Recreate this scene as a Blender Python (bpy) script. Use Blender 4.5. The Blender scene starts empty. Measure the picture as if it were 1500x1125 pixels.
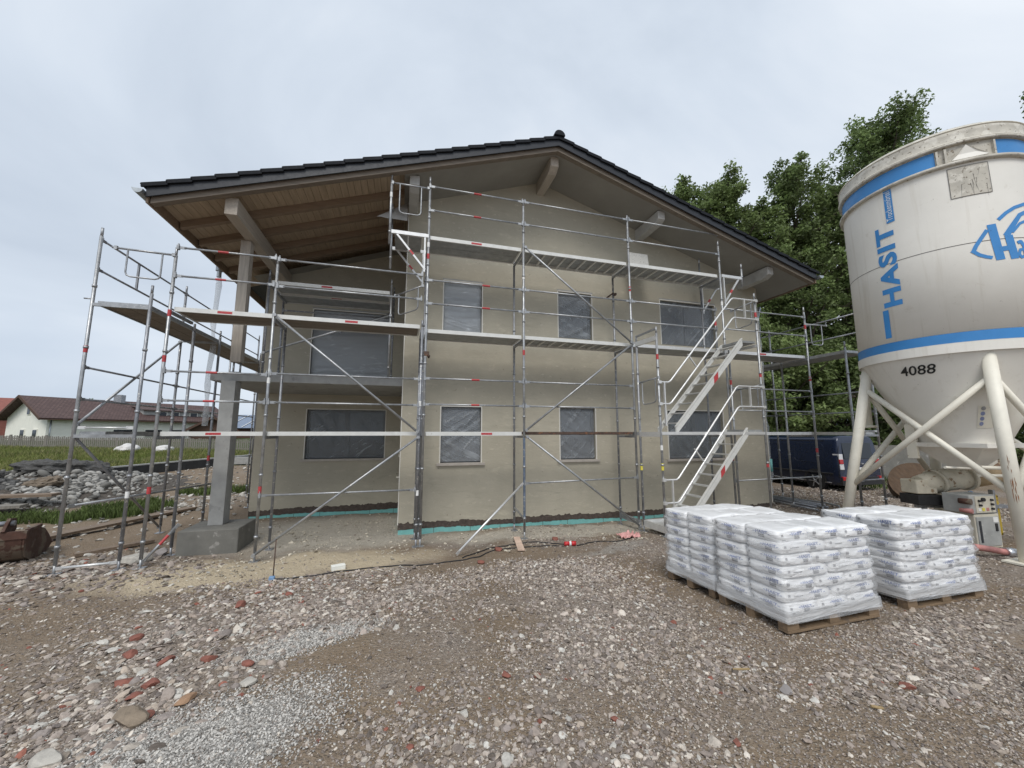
import bpy, bmesh, math, random
import numpy as np
from mathutils import Vector, Matrix, noise
R_ = math.radians
rnd = random.Random(7)
S = bpy.context.scene
COL = S.collection

# ------------------------------------------------------------------ camera
HC = 2.1
PITCH, YAW = R_(7.238), R_(15.745)
cam = bpy.data.cameras.new('camera'); camo = bpy.data.objects.new('camera', cam); COL.objects.link(camo)
cam.sensor_width = 36; cam.lens = 36 * 563 / 1500; cam.clip_start = .05; cam.clip_end = 3000
camo.location = (0, 0, HC); camo.rotation_euler = (math.pi / 2 + PITCH, 0, -YAW)
S.camera = camo
# ------------------------------------------------------------------ light
SUN_EL, SUN_AZ = R_(52), R_(200)          # azimuth clockwise from +Y (behind the camera, a little to the left)
sd = bpy.data.lights.new('sun', 'SUN'); sd.energy = 1.5; sd.angle = R_(26); sd.color = (1, .965, .91)
so = bpy.data.objects.new('sun', sd); COL.objects.link(so)
to_sun = Vector((math.sin(SUN_AZ) * math.cos(SUN_EL), math.cos(SUN_AZ) * math.cos(SUN_EL), math.sin(SUN_EL)))
so.rotation_euler = to_sun.to_track_quat('Z', 'Y').to_euler(); so.location = (-5, -10, 25)
S.view_settings.view_transform = 'Standard'; S.view_settings.look = 'None'
S.view_settings.exposure = .45; S.view_settings.gamma = 1
W = bpy.data.worlds.new('World'); S.world = W; W.use_nodes = True
nt = W.node_tree; nt.nodes.clear()
def wn(t, **k):
    n = nt.nodes.new(t)
    for a, b in k.items(): setattr(n, a, b)
    return n
sky = wn('ShaderNodeTexSky', sky_type='NISHITA', sun_disc=False, sun_elevation=SUN_EL, sun_rotation=SUN_AZ)
sky.air_density = 1.0; sky.dust_density = 2.0
tc = wn('ShaderNodeTexCoord'); mp = wn('ShaderNodeMapping'); mp.inputs['Scale'].default_value = (1, 1, 1.7)
mp.inputs['Rotation'].default_value = (0, 0, .7)
nz = wn('ShaderNodeTexNoise'); nz.inputs['Scale'].default_value = 1.25; nz.inputs['Detail'].default_value = 6; nz.inputs['Roughness'].default_value = .52
nz.inputs['Distortion'].default_value = .5
rp = wn('ShaderNodeValToRGB')
rp.color_ramp.elements[0].position = .3; rp.color_ramp.elements[0].color = (.47, .535, .625, 1)
rp.color_ramp.elements[1].position = .72; rp.color_ramp.elements[1].color = (.76, .805, .86, 1)
e = rp.color_ramp.elements.new(.5); e.color = (.59, .655, .74, 1)
ml = wn('ShaderNodeVectorMath', operation='SCALE'); ml.inputs['Scale'].default_value = 8.8
mx = wn('ShaderNodeMix', data_type='RGBA'); mx.inputs[0].default_value = .94
bg = wn('ShaderNodeBackground'); bg.inputs['Strength'].default_value = .1
ow = wn('ShaderNodeOutputWorld')
L = nt.links.new
L(tc.outputs['Generated'], mp.inputs['Vector']); L(mp.outputs[0], nz.inputs['Vector']); L(nz.outputs['Fac'], rp.inputs[0])
sx_ = wn('ShaderNodeSeparateXYZ'); L(tc.outputs['Generated'], sx_.inputs[0])
n2 = wn('ShaderNodeTexNoise'); n2.inputs['Scale'].default_value = 3.2; n2.inputs['Detail'].default_value = 6; L(mp.outputs[0], n2.inputs['Vector'])
ad = wn('ShaderNodeMath', operation='MULTIPLY_ADD'); ad.inputs[1].default_value = .42; L(n2.outputs['Fac'], ad.inputs[0]); L(sx_.outputs['Z'], ad.inputs[2])
r2 = wn('ShaderNodeValToRGB'); r2.color_ramp.elements[0].position = .22; r2.color_ramp.elements[0].color = (.65, .65, .65, 1); r2.color_ramp.elements[1].position = .40; r2.color_ramp.elements[1].color = (0, 0, 0, 1); L(ad.outputs[0], r2.inputs[0])
m2 = wn('ShaderNodeMix', data_type='RGBA'); m2.inputs[7].default_value = (.43, .51, .63, 1); L(r2.outputs[0], m2.inputs[0]); L(rp.outputs[0], m2.inputs[6]); L(m2.outputs[2], ml.inputs[0]); L(sky.outputs[0], mx.inputs[6]); L(ml.outputs[0], mx.inputs[7]); L(mx.outputs[2], bg.inputs[0]); L(bg.outputs[0], ow.inputs[0])

# ------------------------------------------------------------------ materials
MATS = {}
class NT:
    def __init__(s, m): s.t = m.node_tree
    def n(s, t, **k):
        x = s.t.nodes.new(t)
        for a, b in k.items(): setattr(x, a, b)
        return x
    def l(s, a, b): s.t.links.new(a, b)
    def noise(s, scale, detail=4, rough=.55, vec=None, dist=0, dim=None):
        x = s.n('ShaderNodeTexNoise'); x.inputs['Scale'].default_value = scale; x.inputs['Detail'].default_value = detail
        x.inputs['Roughness'].default_value = rough; x.inputs['Distortion'].default_value = dist
        if vec is not None: s.l(vec, x.inputs['Vector'])
        return x.outputs['Fac']
    def ramp(s, v, stops):
        x = s.n('ShaderNodeValToRGB'); el = x.color_ramp.elements
        while len(el) < len(stops): el.new(.5)
        for e, (p, c) in zip(el, stops):
            e.position = p; e.color = (*c, 1) if len(c) == 3 else c
        s.l(v, x.inputs[0]); return x.outputs[0]
    def mix(s, f, a, b, mode='MIX'):
        x = s.n('ShaderNodeMix', data_type='RGBA', blend_type=mode)
        for i, v in ((0, f), (6, a), (7, b)):
            if isinstance(v, (int, float)): x.inputs[i].default_value = v
            elif isinstance(v, tuple): x.inputs[i].default_value = (*v, 1)
            else: s.l(v, x.inputs[i])
        return x.outputs[2]
    def math(s, op, a, b=None, c=None):
        x = s.n('ShaderNodeMath', operation=op)
        for i, v in enumerate((a, b, c)):
            if v is None: continue
            if isinstance(v, (int, float)): x.inputs[i].default_value = v
            else: s.l(v, x.inputs[i])
        return x.outputs[0]
    def mapping(s, vec, scale=(1, 1, 1), rot=(0, 0, 0), loc=(0, 0, 0)):
        x = s.n('ShaderNodeMapping'); x.inputs['Scale'].default_value = scale; x.inputs['Rotation'].default_value = rot; x.inputs['Location'].default_value = loc
        s.l(vec, x.inputs['Vector']); return x.outputs[0]
    def bump(s, h, strength=.3, dist=.01):
        x = s.n('ShaderNodeBump'); x.inputs['Strength'].default_value = strength; x.inputs['Distance'].default_value = dist
        s.l(h, x.inputs['Height']); s.l(x.outputs[0], s.b.inputs['Normal']); return x
def newmat(name):
    m = bpy.data.materials.new(name); m.use_nodes = True
    q = NT(m); q.t.nodes.clear()
    q.b = q.n('ShaderNodeBsdfPrincipled'); q.o = q.n('ShaderNodeOutputMaterial'); q.l(q.b.outputs[0], q.o.inputs[0])
    q.pos = q.n('ShaderNodeNewGeometry').outputs['Position']
    q.obj = q.n('ShaderNodeTexCoord').outputs['Object']
    MATS[name] = m
    return m, q
def mk(name, col, rough=.6, metal=0, var=.15, scale=6, bump=0, bscale=40, bdist=.004, spots=None, stretch=None, spec=.5, coat=0):
    """painted/plain surface: colour with blotchy variation, optional spots (colour, scale, threshold) and bump"""
    m, q = newmat(name)
    v = q.obj if stretch is None else q.mapping(q.obj, scale=stretch)
    f = q.noise(scale, 5, .6, v)
    d = tuple(c * (1 - var) for c in col); h = tuple(min(1, c * (1 + var)) for c in col)
    c = q.ramp(f, [(.3, d), (.7, h)])
    if spots:
        for sc, ss, th in spots:
            f2 = q.noise(ss, 4, .6, q.obj)
            c = q.mix(q.ramp(f2, [(th, (0, 0, 0)), (th + .05, (1, 1, 1))]), c, sc)
    q.l(c, q.b.inputs['Base Color'])
    rr = q.ramp(q.noise(scale * 3, 3, .5, v), [(.3, (rough * .85,) * 3), (.7, (min(1, rough * 1.15),) * 3)])
    q.l(rr, q.b.inputs['Roughness'])
    q.b.inputs['Metallic'].default_value = metal; q.b.inputs['Specular IOR Level'].default_value = spec
    if coat: q.b.inputs['Coat Weight'].default_value = coat; q.b.inputs['Coat Roughness'].default_value = .12
    if bump: q.bump(q.noise(bscale, 4, .6, v), bump, bdist)
    return m
mk('steel', (.38, .39, .40), .45, .65, .25, 9, .15, 60, .001, spots=[((.58, .57, .54), 22, .62), ((.2, .17, .14), 15, .70)])
mk('steel_old', (.30, .31, .33), .5, .6, .25, 7, .2, 50, .001, spots=[((.62, .61, .57), 17, .60), ((.20, .12, .08), 9, .7)])
mk('steel_blue', (.16, .20, .27), .5, .4, .25, 8, spots=[((.45, .46, .46), 20, .6)])
mk('alu', (.74, .74, .73), .38, .55, .08, 10, spots=[((.5, .5, .48), 25, .68)])
mk('alu_white', (.68, .68, .65), .45, .15, .07, 8, spots=[((.45, .43, .39), 18, .69)])
mk('deck_steel', (.36, .37, .37), .55, .5, .2, 6, spots=[((.5, .48, .44), 11, .63)])
mk('deck_wood', (.20, .165, .13), .75, 0, .25, 5, .3, 30, .003, stretch=(.5, 5, 5))
mk('rust_steel', (.10, .065, .05), .75, .2, .35, 12, spots=[((.22, .10, .05), 16, .58)])
mk('label_red', (.46, .05, .055), .5, 0, .12, 20, spots=[((.75, .7, .68), 90, .66)])
mk('label_yellow', (.72, .62, .08), .5, 0, .1, 20)
mk('label_white', (.8, .8, .78), .5, 0, .05, 20)
mk('concrete', (.33, .33, .32), .85, 0, .14, 5, .5, 60, .004, spots=[((.25, .25, .245), 3.5, .6), ((.42, .42, .41), 30, .68)])
mk('concrete_dark', (.17, .166, .15), .9, 0, .2, 3, .5, 50, .006, spots=[((.30, .29, .27), 5, .62)])
mk('soffit_film', (.27, .258, .23), .55, 0, .1, 1.2, .35, 4, .02)
mk('film_wrap', (.42, .41, .385), .4, 0, .14, 3, .7, 9, .03)
mk('wood_soffit', (.43, .335, .235), .65, 0, .18, 3, .2, 30, .002, stretch=(8, .6, 8))
mk('wood_rafter', (.25, .18, .125), .6, 0, .18, 3, .2, 30, .002, stretch=(.6, 8, 8))
mk('barge_wood', (.20, .165, .13), .65, 0, .2, 3, .2, 30, .002, stretch=(.6, 8, 8))
mk('wood_purlin', (.42, .37, .31), .65, 0, .18, 3, .2, 30, .002, stretch=(8, .6, 8))
mk('wood_post', (.41, .37, .32), .7, 0, .2, 3, .2, 30, .002, stretch=(8, 8, .6))
mk('roof_tile', (.013, .015, .019), .7, 0, .2, 12, .2, 60, .002, spec=.18)
mk('roof_metal', (.024, .027, .034), .5, .1, .1, 8)
mk('zinc', (.40, .43, .45), .42, .7, .12, 9)
mk('base_coat', (.082, .064, .054), .9, 0, .35, 14, .8, 30, .008, spots=[((.30, .27, .23), 22, .68)])
mk('xps', (.20, .49, .47), .8, 0, .1, 5, .3, 60, .003, spots=[((.13, .40, .39), 4, .66), ((.36, .40, .36), 13, .68)])
mk('pvc_trim', (.72, .70, .64), .5, 0, .05, 20)
mk('sill', (.46, .42, .375), .7, 0, .12, 9, .2, 50, .002)
mk('anthracite', (.035, .038, .044), .45, 0, .15, 9)
mk('pallet_wood', (.21, .145, .088), .8, 0, .3, 4, .5, 30, .004, stretch=(1, 6, 6), spots=[((.15, .11, .08), 7, .6)])
mk('plank_wood', (.19, .14, .10), .8, 0, .25, 4, .4, 30, .003, stretch=(1, 6, 6))
mk('pale_wood', (.62, .46, .36), .8, 0, .2, 6, .3, 40, .002)
def silo_mat():
    m, q = newmat('silo_paint')
    c = q.ramp(q.noise(1.2, 5, .6, q.obj), [(.3, (.745, .72, .66)), (.7, (.82, .795, .735))])
    run = q.ramp(q.noise(1.0, 5, .65, q.mapping(q.obj, scale=(7, 7, .35)), .3), [(.57, (0, 0, 0)), (.72, (.38, .38, .38))])
    c = q.mix(run, c, (.56, .515, .43))
    c = q.mix(q.ramp(q.noise(5, 6, .7, q.obj, .5), [(.62, (0, 0, 0)), (.72, (.5, .5, .5))]), c, (.60, .56, .48))
    c = q.mix(q.ramp(q.noise(26, 4, .65, q.obj), [(.70, (0, 0, 0)), (.74, (.85, .85, .85))]), c, (.20, .17, .14))
    c = q.mix(q.ramp(q.noise(1.0, 6, .7, q.mapping(q.obj, scale=(20, 20, 3.5)), 2.), [(.69, (0, 0, 0)), (.71, (.6, .6, .6))]), c, (.30, .24, .18))
    q.l(c, q.b.inputs['Base Color']); q.b.inputs['Roughness'].default_value = .52; q.bump(q.noise(2.2, 3, .5, q.obj), .12, .03)
silo_mat()
mk('silo_leg', (.78, .745, .645), .5, 0, .08, 4, .08, 30, .003, spots=[((.36, .29, .2), 24, .70), ((.14, .12, .1), 40, .735)])
mk('silo_rim', (.50, .47, .405), .6, 0, .2, 4, .15, 20, .004, spots=[((.62, .59, .52), 5, .55), ((.20, .17, .13), 22, .60), ((.24, .16, .09), 6, .68)])
mk('rust_streak', (.24, .10, .04), .85, 0, .3, 20)
mk('silo_blue', (.045, .235, .56), .42, 0, .06, 4, spots=[((.03, .15, .4), 9, .7)])
mk('stencil_black', (.02, .02, .02), .6, 0, .1, 20)
mk('ink_white', (.78, .80, .80), .5, 0, .05, 20)
mk('seam', (.12, .11, .10), .7, 0, .1, 20)
mk('bag_ink_blue', (.24, .28, .46), .5, 0, .1, 20, spots=[((.5, .52, .62), 60, .66)])
mk('bag_ink_grey', (.30, .30, .31), .6, 0, .15, 30, spots=[((.62, .62, .62), 70, .60)])
mk('van_paint', (.006, .014, .042), .3, .2, .1, 3, coat=.6)
mk('van_trim', (.02, .02, .022), .6, 0, .1, 10)
mk('van_glass', (.014, .018, .024), .08, 0, .1, 3)
mk('tyre', (.018, .018, .018), .85, 0, .2, 20)
mk('lamp_red', (.42, .012, .016), .2, 0, .1, 12, coat=.5)
mk('lamp_clear', (.62, .62, .63), .2, 0, .1, 12, coat=.5)
mk('chrome', (.55, .56, .58), .28, .8, .1, 12)
mk('plate_white', (.75, .75, .73), .5, 0, .05, 12)
mk('rust_bucket', (.085, .042, .030), .8, .1, .35, 5, .5, 25, .006, spots=[((.15, .115, .085), 4, .52), ((.05, .03, .025), 8, .66)])
mk('mud', (.17, .135, .10), .95, 0, .3, 6, .8, 18, .02)
mk('soil', (.075, .062, .05), .97, 0, .35, 5, 1, 14, .05, spots=[((.16, .14, .115), 9, .62)])
mk('asphalt', (.075, .073, .07), .95, 0, .3, 9, 1, 40, .012, spots=[((.17, .165, .155), 30, .62)])
mk('bitumen', (.022, .023, .025), .7, 0, .3, 4, .3, 20, .004, spots=[((.2, .19, .18), 5, .7)])
mk('house_white', (.84, .83, .75), .85, 0, .05, 2, .2, 40, .003)
mk('house_brown', (.09, .05, .035), .8, 0, .2, 5)
mk('house_red', (.24, .085, .065), .8, 0, .15, 3)
mk('solar', (.18, .23, .32), .25, .3, .2, 3)
mk('fence_wood', (.215, .20, .175), .9, 0, .3, 8, .4, 40, .004, stretch=(5, 5, .7))
mk('bigbag', (.62, .60, .58), .7, 0, .1, 5, .8, 7, .05)
mk('bark', (.085, .068, .052), .95, 0, .3, 9, .9, 25, .03)
mk('mixer', (.58, .53, .42), .6, 0, .15, 5, .3, 30, .004, spots=[((.27, .18, .10), 7, .60), ((.10, .07, .05), 22, .66)])
mk('mixer_rusty', (.40, .30, .18), .7, 0, .2, 5, .3, 30, .004, spots=[((.2, .11, .06), 6, .54), ((.08, .05, .035), 20, .64)])
mk('machine_grey', (.38, .385, .37), .6, .1, .15, 5, .2, 30, .003, spots=[((.55, .54, .5), 14, .64)])
mk('machine_cream', (.60, .56, .46), .6, 0, .1, 5, spots=[((.3, .24, .17), 14, .68)])
mk('machine_yellow', (.52, .36, .03), .55, 0, .2, 6, spots=[((.2, .15, .08), 9, .62)])
mk('motor_blue', (.20, .33, .52), .5, 0, .2, 9, spots=[((.6, .6, .58), 12, .62)])
mk('rubber', (.02, .02, .021), .7, 0, .2, 12)
mk('hose_red', (.50, .22, .2), .6, 0, .2, 12)
mk('plug_red', (.55, .03, .035), .4, 0, .1, 12)
mk('pink_film', (.62, .33, .31), .6, 0, .2, 14, .6, 18, .02)
mk('white_foam', (.8, .8, .74), .8, 0, .05, 12)
mk('insul_board', (.60, .59, .55), .85, 0, .08, 6, .4, 30, .004, spots=[((.34, .33, .3), 45, .60)])
mk('brick', (.225, .088, .064), .9, 0, .25, 14, .6, 40, .006)
mk('drum_wood', (.10, .062, .036), .8, 0, .25, 4, .3, 30, .004, stretch=(6, 1, 1))
mk('leaf_dead', (.36, .26, .13), .8, 0, .2, 20)

def wall_mat(name, col):
    m, q = newmat(name)
    c = q.ramp(q.noise(1.1, 6, .62, q.pos), [(.28, tuple(x * .88 for x in col)), (.52, col), (.75, tuple(x * 1.10 for x in col))])
    # trowelled patches and dried filler flecks
    c = q.mix(q.ramp(q.noise(.42, 4, .6, q.pos), [(.40, (.55, .55, .55)), (.60, (0, 0, 0))]), c, tuple(x * .80 for x in col))
    st = q.mapping(q.pos, scale=(1, 1, 2.4))
    c = q.mix(q.ramp(q.noise(3.0, 7, .7, st, .6), [(.56, (0, 0, 0)), (.70, (.65, .65, .65))]), c, tuple(min(1, x * 1.2) for x in col))
    c = q.mix(q.ramp(q.noise(2.1, 6, .72, q.mapping(q.pos, scale=(.6, .6, 3.2), rot=(0, .25, 0)), 1.2), [(.55, (0, 0, 0)), (.7, (.5, .5, .5))]), c, tuple(x * .74 for x in col))
    c = q.mix(q.ramp(q.noise(5.5, 4, .65, st, .3), [(.655, (0, 0, 0)), (.69, (.75, .75, .75))]), c, (.58, .54, .46))
    c = q.mix(q.ramp(q.noise(13, 2, .5, q.pos), [(.70, (0, 0, 0)), (.76, (.6, .6, .6))]), c, (.24, .21, .17))
    c = q.mix(q.ramp(q.noise(.8, 3, .5, q.mapping(q.pos, scale=(4, 4, .35))), [(.56, (0, 0, 0)), (.75, (.15, .15, .15))]), c, tuple(x * .82 for x in col))
    q.l(c, q.b.inputs['Base Color']); q.b.inputs['Roughness'].default_value = .88; q.b.inputs['Specular IOR Level'].default_value = .25
    q.bump(q.math('ADD', q.noise(70, 3, .6, q.pos), q.math('MULTIPLY', q.noise(6, 5, .65, st), 2.2)), .5, .005)
    return m
wall_mat('plaster', (.475, .44, .355))

def attr_mat(name, rough=.85, spec=.3, bump=0, trans=0):
    m, q = newmat(name)
    a = q.n('ShaderNodeAttribute', attribute_name='col').outputs['Color']
    f = q.noise(55, 3, .6, q.pos)
    c = q.mix(.5, a, q.ramp(f, [(.3, (.35, .35, .35)), (.7, (.75, .75, .75))]), 'OVERLAY') if bump else a
    q.l(c, q.b.inputs['Base Color']); q.b.inputs['Roughness'].default_value = rough; q.b.inputs['Specular IOR Level'].default_value = spec
    if bump: q.bump(f, bump, .004)
    if trans:
        t = q.n('ShaderNodeBsdfTranslucent'); q.l(a, t.inputs[0])
        mxs = q.n('ShaderNodeMixShader'); mxs.inputs[0].default_value = trans
        q.l(q.b.outputs[0], mxs.inputs[1]); q.l(t.outputs[0], mxs.inputs[2]); q.l(mxs.outputs[0], q.o.inputs[0])
    return m
attr_mat('stones', .85, .3, .5); attr_mat('leaves', .55, .35, 0, .4); attr_mat('blades', .7, .2, 0, .25)

def film_mat(name, base, alpha, streak_scale, rot, rough=.22, smask=(.55, .68)):
    """thin plastic sheet: partly transparent, glossy, with stretched creases that are more opaque"""
    m, q = newmat(name)
    v = q.mapping(q.obj, rot=(0, rot, 0)); v = q.mapping(v, scale=streak_scale)
    cr = q.noise(2.2, 5, .6, v, .45); big = q.noise(1.3, 3, .5, q.obj)
    k = q.ramp(cr, [(smask[0], (0, 0, 0)), (smask[1], (1, 1, 1))])
    k2 = q.math('MULTIPLY', k, q.ramp(big, [(.42, (.1, .1, .1)), (.62, (1, 1, 1))]))
    q.l(q.math('ADD', q.math('MULTIPLY', k2, .3), alpha), q.b.inputs['Alpha'])
    q.b.inputs['Base Color'].default_value = (*base, 1); q.b.inputs['Roughness'].default_value = rough
    q.b.inputs['Specular IOR Level'].default_value = .6
    q.bump(q.math('ADD', cr, q.math('MULTIPLY', q.noise(7, 4, .6, q.obj), .5)), .6, .03)
    return m
film_mat('film_a', (.58, .62, .66), .34, (6, 6, .5), 1.15, .2)
film_mat('film_b', (.58, .62, .66), .32, (6, 6, .5), -.75)
film_mat('film_c', (.60, .635, .67), .60, (1.2, 1.2, 5), .1)
film_mat('film_d', (.55, .60, .64), .27, (6, 6, .6), 2.2)
film_mat('stretch_film', (.80, .81, .82), .22, (1.2, 1.2, 14), .08, .18, (.5, .64))
film_mat('film_skirt', (.74, .75, .76), .62, (1.2, 1.2, 14), .08, .2, (.5, .64))
film_mat('clear_sleeve', (.62, .64, .66), .35, (12, 12, .8), 0, .2)

def bag_mat():
    m, q = newmat('bag_paper')
    w = q.noise(16, 5, .62, q.mapping(q.obj, scale=(.55, .55, 2.2)), .8)
    c = q.ramp(q.noise(3, 4, .6, q.obj), [(.3, (.78, .78, .785)), (.7, (.88, .88, .88))])
    c = q.mix(q.ramp(q.noise(30, 3, .5, q.obj), [(.70, (0, 0, 0)), (.74, (.4, .4, .4))]), c, (.5, .5, .5))
    q.l(c, q.b.inputs['Base Color']); q.b.inputs['Roughness'].default_value = .36; q.b.inputs['Coat Weight'].default_value = .25
    q.bump(w, .8, .02)
bag_mat()

def tile_far():
    m, q = newmat('tile_far')
    br = q.n('ShaderNodeTexBrick'); br.inputs['Scale'].default_value = 1; br.inputs['Brick Width'].default_value = .3; br.inputs['Row Height'].default_value = .3
    br.inputs['Mortar Size'].default_value = .03; br.inputs['Color1'].default_value = (.082, .048, .043, 1); br.inputs['Color2'].default_value = (.12, .074, .065, 1); br.inputs['Mortar'].default_value = (.05, .026, .024, 1)
    q.l(q.n('ShaderNodeUVMap').outputs[0], br.inputs['Vector'])
    q.l(br.outputs['Color'], q.b.inputs['Base Color']); q.b.inputs['Roughness'].default_value = .75
    q.bump(br.outputs['Fac'], .6, .03)
tile_far()

def ground_mat():
    m, q = newmat('ground')
    P = q.pos
    wv = q.n('ShaderNodeVectorMath', operation='ADD')
    nn = q.n('ShaderNodeTexNoise'); nn.inputs['Scale'].default_value = 1.3; nn.inputs['Detail'].default_value = 5; q.l(P, nn.inputs['Vector'])
    sc = q.n('ShaderNodeVectorMath', operation='MULTIPLY_ADD'); sc.inputs[1].default_value = (1.3, 1.3, 0); sc.inputs[2].default_value = (-.65, -.65, 0)
    q.l(nn.outputs['Color'], sc.inputs[0]); q.l(P, wv.inputs[0]); q.l(sc.outputs[0], wv.inputs[1])
    Q = wv.outputs[0]
    def ell(cx, cy, rx, ry, rot=0, soft=.35):
        v = q.mapping(Q, loc=(-cx, -cy, 0)); v = q.mapping(v, rot=(0, 0, -rot)); v = q.mapping(v, scale=(1 / rx, 1 / ry, 0))
        ln = q.n('ShaderNodeVectorMath', operation='LENGTH'); q.l(v, ln.inputs[0])
        return q.ramp(ln.outputs['Value'], [(.5, (1, 1, 1)), (min(.98, .5 + soft), (0, 0, 0))])
    fine = q.n('ShaderNodeTexVoronoi'); fine.inputs['Scale'].default_value = 75; q.l(P, fine.inputs['Vector'])
    mid = q.n('ShaderNodeTexVoronoi'); mid.inputs['Scale'].default_value = 30; q.l(P, mid.inputs['Vector'])
    grit = q.ramp(fine.outputs['Color'], [(.0, (.12, .096, .08)), (.45, (.25, .205, .168)), (.8, (.345, .30, .255)), (1, (.48, .45, .41))])
    peb = q.ramp(mid.outputs['Color'], [(.0, (.135, .11, .092)), (.5, (.265, .22, .182)), (.85, (.36, .315, .272)), (1, (.48, .45, .41))])
    gr = q.mix(q.ramp(q.noise(2.2, 5, .6, P), [(.35, (0, 0, 0)), (.65, (1, 1, 1))]), grit, peb)
    dirt = q.mix(q.noise(1.6, 6, .65, P), (.165, .118, .078), (.285, .222, .158))
    dirt = q.mix(q.ramp(fine.outputs['Color'], [(.72, (0, 0, 0)), (.95, (.8, .8, .8))]), dirt, (.34, .31, .27))
    c = q.mix(q.ramp(q.noise(.75, 5, .62, P), [(.42, (1, 1, 1)), (.62, (0, 0, 0))]), gr, dirt)
    def lay(mask, col, k=1.0):
        nonlocal c
        c = q.mix(q.math('MULTIPLY', mask, k) if k != 1 else mask, c, col)
    lay(ell(2.8, 1.9, 1.5, .9, .6), dirt, .75); lay(ell(-.6, 3.6, 1.1, .8, .4), dirt, .9); lay(ell(-5.2, 5.6, 4.2, 1.4, 0), dirt, .9)
    lay(ell(1.9, 6.2, 2.2, .9, 0), dirt, .8); lay(ell(-6.5, 10.6, 5.5, 3.6, 0), dirt, 1)
    lay(ell(-9, 18, 4, 8, 0), dirt, .9)
    pale = q.mix(q.ramp(fine.outputs['Color'], [(.2, (0, 0, 0)), (.9, (1, 1, 1))]), (.27, .258, .24), (.52, .505, .475))
    lay(ell(-1.3, 2.75, 1.25, .62, .55), pale, .95); lay(ell(-.75, 4.2, .7, .3, .3), pale, .8)
    lay(ell(3.7, 6.3, 1.1, .35, .1), pale, .5)
    sand = q.mix(q.noise(9, 6, .7, P), (.42, .34, .23), (.63, .54, .395))
    lay(ell(-1.8, 6.9, 3.4, 1.0, -.02), sand, .95)
    dust = q.mix(q.noise(6, 6, .72, P), (.29, .262, .22), (.62, .575, .49))
    lay(ell(-1.2, 9.3, 3.6, 2.3, 0), dust, .95); lay(ell(4.0, 7.95, 5.6, .85, 0, .3), dust, .95)
    grassy = q.mix(q.noise(3, 5, .7, P), (.035, .055, .015), (.09, .105, .035))
    x = q.n('ShaderNodeSeparateXYZ'); q.l(Q, x.inputs[0])
    far = q.math('MULTIPLY', q.ramp(q.math('MULTIPLY', x.outputs['Y'], .02), [(.455, (0, 0, 0)), (.475, (1, 1, 1))]), 1.0)
    lay(far, grassy); lay(ell(-7.3, 13.1, 1.6, 1.5, 0), grassy, .9)
    q.l(c, q.b.inputs['Base Color'])
    q.b.inputs['Roughness'].default_value = .92; q.b.inputs['Specular IOR Level'].default_value = .25
    h = q.math('ADD', q.math('MULTIPLY', fine.outputs['Distance'], .5), q.math('MULTIPLY', mid.outputs['Distance'], .8))
    q.bump(q.math('ADD', h, q.math('MULTIPLY', q.noise(14, 5, .7, P), 1.2)), .9, .02)
ground_mat()

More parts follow.
